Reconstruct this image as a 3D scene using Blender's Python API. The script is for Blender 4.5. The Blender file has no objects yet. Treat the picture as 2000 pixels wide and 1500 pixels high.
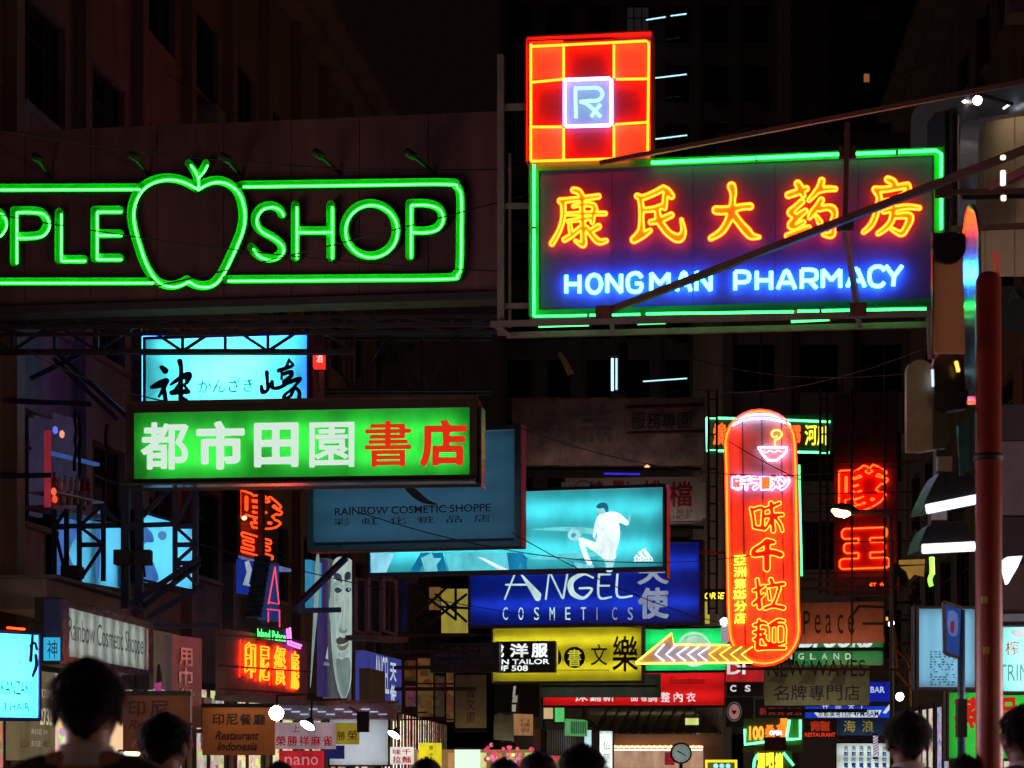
import bpy, math, random
import numpy as np
from mathutils import Vector, Matrix, Euler
random.seed(7); rng = np.random.default_rng(7)
S = bpy.context.scene; COL = S.collection
# ------------------------------------------------------------------ camera, sky, exposure
F = 4000.0; CX = 1000.0; HY = 1470.0; CZ = 1.6          # focal length and horizon in pixels of a 2000 px wide picture
cam = bpy.data.cameras.new('camera'); co = bpy.data.objects.new('camera', cam); COL.objects.link(co)
co.location = (0, 0, CZ); co.rotation_euler = (math.radians(90), 0, 0)
cam.sensor_width = 36; cam.lens = 72; cam.shift_y = (HY - 750) / 2000; cam.clip_end = 900; cam.clip_start = .1
cam.dof.use_dof = True; cam.dof.focus_distance = 27; cam.dof.aperture_fstop = 5.6
S.camera = co
wd = bpy.data.worlds.new('World'); S.world = wd; wd.use_nodes = True
wn = wd.node_tree.nodes; wl = wd.node_tree.links
sky = wn.new('ShaderNodeTexSky'); sky.sky_type = 'NISHITA'; sky.sun_disc = False
sky.sun_elevation = math.radians(-6); sky.sun_rotation = math.radians(200)
bg = wn['Background']; wl.new(sky.outputs[0], bg.inputs[0]); bg.inputs[1].default_value = .05
bg2 = wn.new('ShaderNodeBackground'); bg2.inputs[0].default_value = (1, .45, .4, 1); bg2.inputs[1].default_value = .0035   # city glow
ad = wn.new('ShaderNodeAddShader'); wl.new(bg.outputs[0], ad.inputs[0]); wl.new(bg2.outputs[0], ad.inputs[1])
wl.new(ad.outputs[0], wn['World Output'].inputs[0])
S.view_settings.view_transform = 'Standard'; S.view_settings.look = 'None'
S.view_settings.exposure = 0; S.view_settings.gamma = 1; S.view_settings.use_curve_mapping = False
S.cycles.use_denoising = True; S.cycles.max_bounces = 5; S.cycles.diffuse_bounces = 3; S.cycles.glossy_bounces = 3
S.cycles.transmission_bounces = 3; S.cycles.sample_clamp_indirect = 3; S.cycles.caustics_reflective = False; S.cycles.caustics_refractive = False
S.cycles.use_light_tree = True

# ------------------------------------------------------------------ basic helpers
def W(x, y, D): return Vector(((x - CX) * D / F, D, CZ + (HY - y) * D / F))
def hx(r, g, b): return tuple((c / 255) ** 2.2 for c in (r, g, b))
MC = {}
def em(col, st=1.0, light=True, double=True):
    k = ('em', tuple(col), st, light)
    if k not in MC:
        m = bpy.data.materials.new('glow'); m.use_nodes = True; n = m.node_tree.nodes; n.clear()
        e = n.new('ShaderNodeEmission'); e.inputs[0].default_value = (*col, 1); e.inputs[1].default_value = st
        if not light and st <= 1.3:      # grimy printed film on lit faces
            l = m.node_tree.links; tc = n.new('ShaderNodeTexCoord'); mp = n.new('ShaderNodeMapping'); mp.inputs['Scale'].default_value = (1.6, 1.6, .7); mp.inputs['Location'].default_value = (rng.random() * 9,) * 3
            ns = n.new('ShaderNodeTexNoise'); ns.inputs['Scale'].default_value = 2.2; ns.inputs['Detail'].default_value = 9; ns.inputs['Roughness'].default_value = .6
            l.new(tc.outputs['Object'], mp.inputs[0]); l.new(mp.outputs[0], ns.inputs[0]); cr = n.new('ShaderNodeValToRGB'); cr.color_ramp.elements[0].position = .3; cr.color_ramp.elements[1].position = .62
            cr.color_ramp.elements[0].color = (*[c * .58 for c in col], 1); cr.color_ramp.elements[1].color = (*col, 1); l.new(ns.outputs[0], cr.inputs[0]); l.new(cr.outputs[0], e.inputs[0])
        o = n.new('ShaderNodeOutputMaterial'); m.node_tree.links.new(e.outputs[0], o.inputs[0])
        if not light: m.cycles.emission_sampling = 'NONE'
        MC[k] = m
    return MC[k]
def paint(col, rough=.6, metal=0., dirt=.35, scale=3., streak=False, bump=.15, dirtcol=None):
    k = ('p', tuple(col), rough, metal, dirt, scale, streak, bump, dirtcol)
    if k in MC: return MC[k]
    m = bpy.data.materials.new('paint'); m.use_nodes = True; nt = m.node_tree; n = nt.nodes; l = nt.links
    b = n['Principled BSDF']; b.inputs['Metallic'].default_value = metal
    tc = n.new('ShaderNodeTexCoord'); mp = n.new('ShaderNodeMapping'); l.new(tc.outputs['Object'], mp.inputs[0])
    if streak: mp.inputs['Scale'].default_value = (1, 1, .12)
    ns = n.new('ShaderNodeTexNoise'); ns.inputs['Scale'].default_value = scale; ns.inputs['Detail'].default_value = 8; ns.inputs['Roughness'].default_value = .65
    l.new(mp.outputs[0], ns.inputs[0])
    cr = n.new('ShaderNodeValToRGB'); cr.color_ramp.elements[0].position = .32; cr.color_ramp.elements[1].position = .68
    dc = dirtcol or tuple(c * (1 - dirt) for c in col)
    cr.color_ramp.elements[0].color = (*dc, 1); cr.color_ramp.elements[1].color = (*col, 1)
    l.new(ns.outputs[0], cr.inputs[0]); l.new(cr.outputs[0], b.inputs['Base Color'])
    rr = n.new('ShaderNodeMapRange'); rr.inputs[3].default_value = min(1, rough + .15); rr.inputs[4].default_value = max(.03, rough - .12)
    l.new(ns.outputs[0], rr.inputs[0]); l.new(rr.outputs[0], b.inputs['Roughness'])
    if bump:
        n2 = n.new('ShaderNodeTexNoise'); n2.inputs['Scale'].default_value = scale * 9; n2.inputs['Detail'].default_value = 4; l.new(tc.outputs['Object'], n2.inputs[0])
        bp = n.new('ShaderNodeBump'); bp.inputs['Strength'].default_value = bump; bp.inputs['Distance'].default_value = .02
        l.new(n2.outputs[0], bp.inputs['Height']); l.new(bp.outputs[0], b.inputs['Normal'])
    MC[k] = m; return m
def translucent(col, gloss=.04, dirt=.12, selfglow=0., rs=1.0):
    """acrylic face of a light box: lets the tubes behind shine through"""
    k = ('t', tuple(col), gloss, dirt, selfglow)
    if k in MC: return MC[k]
    m = bpy.data.materials.new('acrylic'); m.use_nodes = True; nt = m.node_tree; n = nt.nodes; l = nt.links; n.clear()
    t = n.new('ShaderNodeBsdfTranslucent'); g = n.new('ShaderNodeBsdfGlossy'); g.inputs['Roughness'].default_value = .15
    d = n.new('ShaderNodeBsdfDiffuse'); mx0 = n.new('ShaderNodeMixShader'); mx0.inputs[0].default_value = .35
    tc = n.new('ShaderNodeTexCoord'); ns = n.new('ShaderNodeTexNoise'); ns.inputs['Scale'].default_value = 2.5; ns.inputs['Detail'].default_value = 7
    mp = n.new('ShaderNodeMapping'); mp.inputs['Scale'].default_value = (1, 1, .5); l.new(tc.outputs['Object'], mp.inputs[0]); l.new(mp.outputs[0], ns.inputs[0])
    cr = n.new('ShaderNodeValToRGB'); cr.color_ramp.elements[0].position = .3; cr.color_ramp.elements[1].position = .65
    cr.color_ramp.elements[0].color = (*[c * (1 - dirt) for c in col], 1); cr.color_ramp.elements[1].color = (*col, 1)
    l.new(ns.outputs[0], cr.inputs[0]); l.new(cr.outputs[0], t.inputs[0]); l.new(cr.outputs[0], d.inputs[0])
    mx = n.new('ShaderNodeMixShader'); mx.inputs[0].default_value = gloss
    l.new(t.outputs[0], mx0.inputs[1]); l.new(d.outputs[0], mx0.inputs[2]); l.new(mx0.outputs[0], mx.inputs[1]); l.new(g.outputs[0], mx.inputs[2])
    o = n.new('ShaderNodeOutputMaterial'); l.new(mx.outputs[0], o.inputs[0]); MC[k] = m; return m
def goods(col, st):
    """lit shop interior: shelves of coloured goods seen through the window"""
    k = ('goods', tuple(col), st)
    if k in MC: return MC[k]
    m = bpy.data.materials.new('shop_interior'); m.use_nodes = True; n = m.node_tree.nodes; l = m.node_tree.links; n.clear()
    e = n.new('ShaderNodeEmission'); e.inputs[1].default_value = st; tc = n.new('ShaderNodeTexCoord'); mp = n.new('ShaderNodeMapping'); mp.inputs['Scale'].default_value = (3.2, 1, 4.5)
    v = n.new('ShaderNodeTexVoronoi'); v.inputs['Scale'].default_value = 1.6; v.distance = 'CHEBYCHEV'; l.new(tc.outputs['Object'], mp.inputs[0]); l.new(mp.outputs[0], v.inputs[0])
    hs = n.new('ShaderNodeHueSaturation'); hs.inputs['Saturation'].default_value = .75; hs.inputs['Value'].default_value = .8; l.new(v.outputs['Color'], hs.inputs['Color'])
    mx = n.new('ShaderNodeMixRGB'); mx.blend_type = 'MULTIPLY'; mx.inputs[0].default_value = .85; mx.inputs[1].default_value = (*col, 1); l.new(hs.outputs[0], mx.inputs[2])
    l.new(mx.outputs[0], e.inputs[0]); o = n.new('ShaderNodeOutputMaterial'); l.new(e.outputs[0], o.inputs[0]); MC[k] = m; return m
def glassy(col=(.01, .012, .015)):
    k = ('g', tuple(col))
    if k not in MC:
        m = bpy.data.materials.new('window_glass'); m.use_nodes = True; b = m.node_tree.nodes['Principled BSDF']
        b.inputs['Base Color'].default_value = (*col, 1); b.inputs['Roughness'].default_value = .08; MC[k] = m
    return MC[k]

def tag(o, label=None, cat=None, group=None, kind=None):
    if label: o['label'] = label
    if cat: o['category'] = cat
    if group: o['group'] = group
    if kind: o['kind'] = kind
    return o
def empty(name, loc, rz=0, label=None, cat=None, group=None):
    o = bpy.data.objects.new(name, None); COL.objects.link(o); o.location = loc; o.rotation_euler = (0, 0, rz); o.empty_display_size = .2
    return tag(o, label, cat, group)
def link(name, me, mat, parent=None, loc=(0, 0, 0), rot=(0, 0, 0)):
    o = bpy.data.objects.new(name, me); COL.objects.link(o)
    if mat and not me.materials: me.materials.append(mat)
    o.parent = parent; o.location = loc; o.rotation_euler = rot; return o
class MB:
    """collects boxes, beams and tubes into one mesh"""
    def __init__(s): s.v = []; s.f = []; s.sm = []
    def add(s, v, f, smooth=False):
        k = len(s.v); s.v += [tuple(p) for p in v]; s.f += [tuple(i + k for i in q) for q in f]; s.sm += [smooth] * len(f); return s
    def box(s, a, b):
        x0, x1 = sorted((a[0], b[0])); y0, y1 = sorted((a[1], b[1])); z0, z1 = sorted((a[2], b[2]))
        v = [(x, y, z) for z in (z0, z1) for y in (y0, y1) for x in (x0, x1)]
        return s.add(v, [(0, 2, 3, 1), (4, 5, 7, 6), (0, 1, 5, 4), (2, 6, 7, 3), (0, 4, 6, 2), (1, 3, 7, 5)])
    def beam(s, p, q, w, h=None, up=(0, 0, 1)):
        p, q = Vector(p), Vector(q); h = h or w; d = (q - p).normalized(); u = Vector(up)
        if abs(d.dot(u)) > .97: u = Vector((0, 1, 0))
        a = d.cross(u).normalized(); b = a.cross(d).normalized()
        v = [c + a * (w / 2 * i) + b * (h / 2 * j) for c in (p, q) for i, j in ((-1, -1), (1, -1), (1, 1), (-1, 1))]
        return s.add(v, [(3, 2, 1, 0), (4, 5, 6, 7), (0, 1, 5, 4), (1, 2, 6, 5), (2, 3, 7, 6), (3, 0, 4, 7)])
    def tube(s, pts, r, n=8, closed=False, cap=True):
        P = [Vector(p) for p in pts]; N = len(P); rr = r if isinstance(r, (list, tuple)) else [r] * N; v = []; prev = None
        for i in range(N):
            a = P[(i - 1) % N] if (closed or i > 0) else P[i]; b = P[(i + 1) % N] if (closed or i < N - 1) else P[i]
            t = (b - a)
            t = t.normalized() if t.length > 1e-9 else Vector((0, 0, 1))
            if prev is None:
                u = Vector((0, 1, 0)) if abs(t.y) < .9 else Vector((1, 0, 0))
            else: u = prev
            u = (u - t * u.dot(t)).normalized(); w = t.cross(u); prev = u
            for k in range(n):
                c, sn = math.cos(2 * math.pi * k / n), math.sin(2 * math.pi * k / n); v.append(P[i] + (u * c + w * sn) * rr[i])
        f = []
        for i in range(N if closed else N - 1):
            j = (i + 1) % N
            for k in range(n): f.append((i * n + k, i * n + (k + 1) % n, j * n + (k + 1) % n, j * n + k))
        if cap and not closed: f.append(tuple(range(n))[::-1]); f.append(tuple((N - 1) * n + k for k in range(n)))
        return s.add(v, f, True)
    def mesh(s, name='mesh'):
        me = bpy.data.meshes.new(name); me.from_pydata(s.v, [], s.f); me.validate()
        if any(s.sm) and len(me.polygons) == len(s.sm): me.polygons.foreach_set('use_smooth', s.sm)
        me.update(); return me
    def build(s, name, mat, parent=None, loc=(0, 0, 0), rot=(0, 0, 0)): return link(name, s.mesh(name), mat, parent, loc, rot)
def lathe(prof, n=20):
    m = MB(); v = []; f = []
    for r, z in prof:
        for k in range(n): a = 2 * math.pi * k / n; v.append((r * math.cos(a), r * math.sin(a), z))
    for i in range(len(prof) - 1):
        for k in range(n): f.append((i * n + k, i * n + (k + 1) % n, (i + 1) * n + (k + 1) % n, (i + 1) * n + k))
    f.append(tuple(range(n))[::-1]); f.append(tuple((len(prof) - 1) * n + k for k in range(n)))
    return m.add(v, f, True)

# ------------------------------------------------------------------ outlines: strokes and glyphs -> contours
def smooth(pts, closed=False, sub=6):
    P = [np.array(p, float) for p in pts]; n = len(P); out = []
    if n < 3: return P
    for i in range(n if closed else n - 1):
        p0 = P[(i - 1) % n] if closed or i > 0 else P[i]; p1 = P[i]; p2 = P[(i + 1) % n]; p3 = P[(i + 2) % n] if closed or i + 2 < n else p2
        for k in range(sub):
            t = k / sub; out.append(.5 * ((2 * p1) + (p2 - p0) * t + (2 * p0 - 5 * p1 + 4 * p2 - p3) * t * t + (-p0 + 3 * p1 - 3 * p2 + p3) * t ** 3))
    if not closed: out.append(P[-1])
    return out
def march(V, X, Y):
    """zero contours of grid V (inside < 0) as closed polylines"""
    ny, nx = V.shape; seg = {}
    def ip(a, b):
        (i, j), (k, l) = a, b; t = V[i, j] / (V[i, j] - V[k, l])
        return (X[j] + (X[l] - X[j]) * t, Y[i] + (Y[k] - Y[i]) * t)
    neg = V < 0; mix = (neg[:-1, :-1].astype(int) + neg[1:, :-1] + neg[:-1, 1:] + neg[1:, 1:]); nxt = {}; pos = {}
    for i, j in zip(*np.nonzero((mix > 0) & (mix < 4))):
        c = [(i, j), (i, j + 1), (i + 1, j + 1), (i + 1, j)]; s = [neg[q] for q in c]; ins = []; outs = []
        for k in range(4):
            a, b = c[k], c[(k + 1) % 4]; key = (min(a, b), max(a, b))
            if s[k] != s[(k + 1) % 4]:
                pos[key] = ip(a, b); (outs if s[k] else ins).append((k, key))
        if len(ins) == 1: nxt[ins[0][1]] = outs[0][1]
        else:
            for k, key in ins:
                o = min(outs, key=lambda q: (q[0] - k) % 4); nxt[key] = o[1]
    loops = []
    while nxt:
        k0 = next(iter(nxt)); k = k0; lp = []
        while k in nxt: lp.append(pos[k]); k = nxt.pop(k)
        if len(lp) > 5: loops.append(np.array(lp))
    return loops
def thin(lp, d):
    out = [lp[0]]
    for p in lp[1:]:
        if np.hypot(*(p - out[-1])) >= d: out.append(p)
    return np.array(out) if len(out) > 3 else lp
def strokes_contour(strokes, step=6., pad=1.):
    """strokes: list of lists of (x, y, r); union outline, y down"""
    segs = []
    for st in strokes:
        q = smooth(st, sub=5)
        for a, b in zip(q[:-1], q[1:]): segs.append((*a, *b))
    A = np.array(segs); m = A[:, [2, 5]].max() + step * 2
    X = np.arange(A[:, [0, 3]].min() - m, A[:, [0, 3]].max() + m, step); Y = np.arange(A[:, [1, 4]].min() - m, A[:, [1, 4]].max() + m, step)
    GX, GY = np.meshgrid(X, Y); V = np.full(GX.shape, 1e9)
    for ax, ay, ar, bx, by, br in A:
        dx, dy = bx - ax, by - ay; L = dx * dx + dy * dy + 1e-9
        t = np.clip(((GX - ax) * dx + (GY - ay) * dy) / L, 0, 1)
        V = np.minimum(V, np.hypot(GX - ax - t * dx, GY - ay - t * dy) - (ar + t * (br - ar)))
    return [thin(l, step * .9) for l in march(V, X, Y)]
GC = {}
def glyph_polys(ch, sub=5):
    cu = bpy.data.curves.new('t', 'FONT'); cu.body = ch; o = bpy.data.objects.new('t', cu); COL.objects.link(o)
    dg = bpy.context.evaluated_depsgraph_get(); c = o.evaluated_get(dg).to_curve(dg); polys = []
    for s in c.splines:
        bp = s.bezier_points; n = len(bp); pl = []
        for i in range(n):
            a, b = bp[i], bp[(i + 1) % n]; p0, p1, p2, p3 = (np.array(q[:2]) for q in (a.co, a.handle_right, b.handle_left, b.co))
            straight = a.handle_right_type == 'VECTOR' and b.handle_left_type == 'VECTOR'
            for k in range(1 if straight else sub):
                t = k / sub; pl.append((1 - t) ** 3 * p0 + 3 * (1 - t) ** 2 * t * p1 + 3 * (1 - t) * t * t * p2 + t ** 3 * p3)
        polys.append(np.array(pl))
    o.to_curve_clear() if hasattr(o, 'to_curve_clear') else None
    bpy.data.objects.remove(o); bpy.data.curves.remove(cu); return polys
def glyph_contour(ch, weight=.02, res=90):
    k = (ch, weight, res)
    if k in GC: return GC[k]
    polys = glyph_polys(ch, 4); A = np.concatenate([np.concatenate([p, np.roll(p, -1, 0)], 1) for p in polys])
    m = abs(weight) + .03; lo = A[:, :2].min(0) - m; hi = A[:, :2].max(0) + m; st = 1 / res
    X = np.arange(lo[0], hi[0] + st, st); Y = np.arange(lo[1], hi[1] + st, st); GX, GY = np.meshgrid(X, Y)
    D = np.full(GX.shape, 1e9); Wn = np.zeros(GX.shape)
    for ax, ay, bx, by in A:
        dx, dy = bx - ax, by - ay; L = dx * dx + dy * dy + 1e-12; t = np.clip(((GX - ax) * dx + (GY - ay) * dy) / L, 0, 1)
        D = np.minimum(D, (GX - ax - t * dx) ** 2 + (GY - ay - t * dy) ** 2)
        cr = dx * (GY - ay) - dy * (GX - ax)
        Wn += ((ay <= GY) & (by > GY) & (cr > 0)).astype(int) - ((ay > GY) & (by <= GY) & (cr < 0)).astype(int)
    V = np.sqrt(D); V[Wn != 0] *= -1; V -= weight
    V[V == 0] = 1e-6
    GC[k] = [thin(l, st * .9) for l in march(V, X, Y)]; return GC[k]
def fill_mesh(loops, ext=0.):
    """closed 2D loops (x, z local) -> filled plate mesh in the XZ plane, even-odd holes"""
    cu = bpy.data.curves.new('f', 'CURVE'); cu.dimensions = '2D'; cu.fill_mode = 'BOTH'; cu.extrude = ext
    for lp in loops:
        s = cu.splines.new('POLY'); s.points.add(len(lp) - 1); s.points.foreach_set('co', [c for p in lp for c in (p[0], p[1], 0, 1)]); s.use_cyclic_u = True
    o = bpy.data.objects.new('f', cu); COL.objects.link(o); dg = bpy.context.evaluated_depsgraph_get(); dg.update()
    me = bpy.data.meshes.new_from_object(o.evaluated_get(dg)); bpy.data.objects.remove(o); bpy.data.curves.remove(cu)
    me.transform(Matrix(((1, 0, 0, 0), (0, 0, -1, 0), (0, 1, 0, 0), (0, 0, 0, 1)))); me.materials.clear(); return me

# ------------------------------------------------------------------ a sign board frame: local x along the board, z up, -y to the street camera side
class Board:
    def __init__(s, name, label, cat, x0, D0, x1, D1, yb, group=None):
        a = W(x0, yb, D0); b = W(x1, yb, D1); s.o = a; s.th = math.atan2(b.y - a.y, b.x - a.x)
        s.ax = Vector((math.cos(s.th), math.sin(s.th), 0)); s.ay = Vector((-math.sin(s.th), math.cos(s.th), 0))
        s.e = empty(name, a, s.th, label, cat, group)
    def uv(s, px, py, off=0.):
        d = Vector(((px - CX) / F, 1, (HY - py) / F)); c = Vector((0, 0, CZ)); t = ((s.o - c).dot(s.ay) - off) / d.dot(s.ay); p = c + d * t - s.o
        return np.array((p.dot(s.ax), p.z))
    def rect(s, x0, yt, x1, yb, off=0.):
        a = s.uv(x0, yt, off); b = s.uv(x0, yb, off); c = s.uv(x1, yb, off); return a[0], b[1], c[0], a[1]     # xa, za(bottom), xb, zb(top)
    def box(s, name, r, mat, y0, y1, px=True, parent=None):
        xa, za, xb, zb = s.rect(*r) if px else r
        return MB().box((xa, y0, za), (xb, y1, zb)).build(name, mat, parent or s.e)
    def tube(s, name, paths, r, mat, off=.06, px=True, n=7, sm=True, closed=False, parent=None, seg=5):
        m = MB()
        for pt in paths:
            q = [s.uv(*p[:2], off) for p in pt] if px else [np.array(p) for p in pt]
            if sm and len(q) > 2: q = smooth(q, closed, seg)
            m.tube([(p[0], -off, p[1]) for p in q], r, n, closed)
        return m.build(name, mat, parent or s.e)
    def plate(s, name, loops, mat, off=.02, ext=0., parent=None):
        me = fill_mesh(loops, ext); return link(name, me, mat, parent or s.e, (0, -off, 0))
    def poly(s, name, pts, mat, off=.012, sm=False, ext=0., parent=None):
        """flat print: list of pixel outlines"""
        if name in ('print', 'plate') and len(pts) > 1: return [s.poly(name, [q], mat, off + .0007 * i, sm, ext, parent) for i, q in enumerate(pts)]
        lo = []
        for pt in pts:
            q = [s.uv(*p, off) for p in pt]; lo.append(smooth(q, True, 5) if sm else q)
        return s.plate(name, lo, mat, off, ext, parent)
    def text(s, name, body, r, mat, off=.012, weight=0., shear=0., space=1., ext=0., parent=None, flip=False):
        cu = bpy.data.curves.new('t', 'FONT'); cu.body = body; cu.offset = weight; cu.shear = shear; cu.space_character = space; cu.extrude = ext; cu.resolution_u = 3; cu.align_x = 'CENTER'
        o = bpy.data.objects.new('t', cu); COL.objects.link(o); dg = bpy.context.evaluated_depsgraph_get(); me = bpy.data.meshes.new_from_object(o.evaluated_get(dg))
        bpy.data.objects.remove(o); bpy.data.curves.remove(cu); me.materials.clear()
        n = len(me.vertices); c = np.zeros(n * 3); me.vertices.foreach_get('co', c); c = c.reshape(-1, 3)
        lo, hi = c.min(0), c.max(0); xa, za, xb, zb = s.rect(*r, off); d = np.zeros_like(c)
        d[:, 0] = xa + (c[:, 0] - lo[0]) / (hi[0] - lo[0]) * (xb - xa); d[:, 2] = za + (c[:, 1] - lo[1]) / (hi[1] - lo[1]) * (zb - za); d[:, 1] = -c[:, 2]
        if flip: d[:, 0] = xa + xb - d[:, 0]
        me.vertices.foreach_set('co', d.ravel()); me.update(); return link(name, me, mat, parent or s.e, (0, -off, 0))
    def fit(s, loops, r, off, flipy=False):
        allp = np.concatenate(loops); lo, hi = allp.min(0), allp.max(0); xa, za, xb, zb = s.rect(*r, off); out = []
        for l in loops:
            t = (l - lo) / (hi - lo)
            if flipy: t[:, 1] = 1 - t[:, 1]
            out.append(np.stack([xa + t[:, 0] * (xb - xa), za + t[:, 1] * (zb - za)], 1))
        return out
    def cjk(s, chars, boxes, weight, fill=None, tubem=None, r=.01, off=.02, toff=.05, res=80, name='character', ext=0.):
        for ch, bx in zip(chars, boxes):
            L = s.fit(glyph_contour(ch, weight, res), bx, off); p = s.e
            if fill: p = s.plate(name, L, fill, off, ext)
            if tubem:
                m = MB()
                for l in L: m.tube([(q[0], -toff, q[1]) for q in l], r, 6, True)
                m.build('neon_outline', tubem, s.e)
def cells(x0, y0, x1, y1, n, gap=.12, vert=False):
    out = []
    for i in range(n):
        if vert:
            h = (y1 - y0) / n; out.append((x0, y0 + h * (i + gap / 2), x1, y0 + h * (i + 1 - gap / 2)))
        else:
            w = (x1 - x0) / n; out.append((x0 + w * (i + gap / 2), y0, x0 + w * (i + 1 - gap / 2), y1))
    return out
DARK = paint(hx(60, 55, 52), .6, .3, .5); STEEL = paint(hx(120, 116, 112), .5, .6, .5); RUST = paint(hx(90, 55, 42), .7, .2, .5); BLACK = paint(hx(28, 28, 30), .6)
WHITEP = paint(hx(225, 225, 220), .6, 0, .2); SIGNRIM = paint(hx(130, 110, 90), .35, .7, .4)
def fill_signlamp(b, x0, x1, y, col=(1, .75, .5), st=12, reach=.55, r=.03):  # added to brighten dark boards; only the peace board shows lamp arms
    """added shaded tube lamp held out in front of a board on two arms, shining back on it"""
    p = b.uv(x0, y, reach); q = b.uv(x1, y, reach)
    MB().tube([(p[0], -reach + .06, p[1]), (q[0], -reach + .06, q[1])], r, 6).build('fill_lamp_tube', em(col, st), b.e)
    m = MB(); m.beam((p[0] - .05, -reach - .01, p[1]), (q[0] + .05, -reach - .01, q[1]), .04, r * 3); 
    for c in (p, q): m.beam((c[0], -reach - .01, c[1]), (c[0], -.0, c[1]), .03)
    m.build('lamp_shade', DARK, b.e)
def lightbox(b, r, face, depth=.3, rim=8, rimmat=None, tubes=None, power=14., emis=(1, .97, .9), vertical=False, n=3, case=None, tp=.5):
    """case, rim, acrylic face, and the fluorescent tubes inside it; r = outer pixel rectangle"""
    rimmat = rimmat or SIGNRIM; xa, za, xb, zb = b.rect(*r); k = b.rect(r[0] + rim, r[1] + rim, r[2] - rim, r[3] - rim)
    m = MB(); t = .012
    m.box((xa, depth, za), (xb, depth + t, zb)); m.box((xa, .0, za), (xa + t, depth, zb)); m.box((xb - t, .0, za), (xb, depth, zb))
    m.box((xa + t, 0, za), (xb - t, depth, za + t)); m.box((xa + t, 0, zb - t), (xb - t, depth, zb)); m.build('case', WHITEP if case is None else case, b.e)
    t = .014; m = MB(); m.box((xa - t, -.0, za - t), (xa - .001, depth + .014, zb + t)); m.box((xb + .001, 0, za - t), (xb + t, depth + .014, zb + t)); m.box((xa, 0, zb + .001), (xb, depth + .014, zb + t)); m.box((xa, 0, za - t), (xb, depth + .014, za - .001)); m.build('shell', DARK, b.e)
    m = MB(); h = k[1] - za; w = k[0] - xa
    m.box((xa - .004, -.03, za - .004), (xb + .004, -.002, za + h)); m.box((xa - .004, -.03, zb - h), (xb + .004, -.002, zb + .004))
    m.box((xa - .004, -.03, za + h), (xa + w, -.002, zb - h)); m.box((xb - w, -.03, za + h), (xb + .004, -.002, zb - h)); m.build('rim', rimmat, b.e)
    MB().add([(k[0], 0, k[1]), (k[2], 0, k[1]), (k[2], 0, k[3]), (k[0], 0, k[3])], [(0, 1, 2, 3)]).build('face', face, b.e)
    if tubes is None: tubes = []
    m = MB()
    if not tubes:
        for i in range(n):
            if vertical:
                x = k[0] + (k[2] - k[0]) * (i + .5) / n; tubes.append(((x, k[1] + .03), (x, k[3] - .03)))
            else:
                z = k[1] + (k[3] - k[1]) * (i + .5) / n; tubes.append(((k[0] + .04, z), (k[2] - .04, z)))
    for p, q in tubes: m.tube([(p[0], depth * tp, p[1]), (q[0], depth * tp, q[1])], .018, 6)
    m.build('fluorescent_tube', em(emis, power), b.e)
    return k
# ------------------------------------------------------------------ the setting: ground, pavements, sky
def ground():
    asphalt = paint((.045, .045, .048), .55, 0, .4, 1.5)
    m = MB(); m.add([(-400, -120, 0), (400, -120, 0), (400, 700, 0), (-400, 700, 0)], [(0, 1, 2, 3)]); tag(m.build('street', asphalt), kind='structure')
    pv = paint((.16, .15, .14), .6, 0, .4, 2)
    m = MB(); m.add([(-9, -30, 0), (-4.2, -30, 0), (-4.2, 44, 0), (-3.0, 62, 0), (-3.2, 120, 0), (-9, 120, 0)] + [(-9, -30, .13), (-4.2, -30, .13), (-4.2, 44, .13), (-3.0, 62, .13), (-3.2, 120, .13), (-9, 120, .13)],
                    [(6, 7, 8, 9, 10, 11), (0, 6, 7, 1)[::-1], (1, 7, 8, 2)[::-1], (2, 8, 9, 3)[::-1], (3, 9, 10, 4)[::-1]]); tag(m.build('pavement', pv), kind='structure')
    m = MB(); m.box((4.2, -30, 0), (9, 120, .13)); tag(m.build('pavement', pv), kind='structure')
ground()

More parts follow.
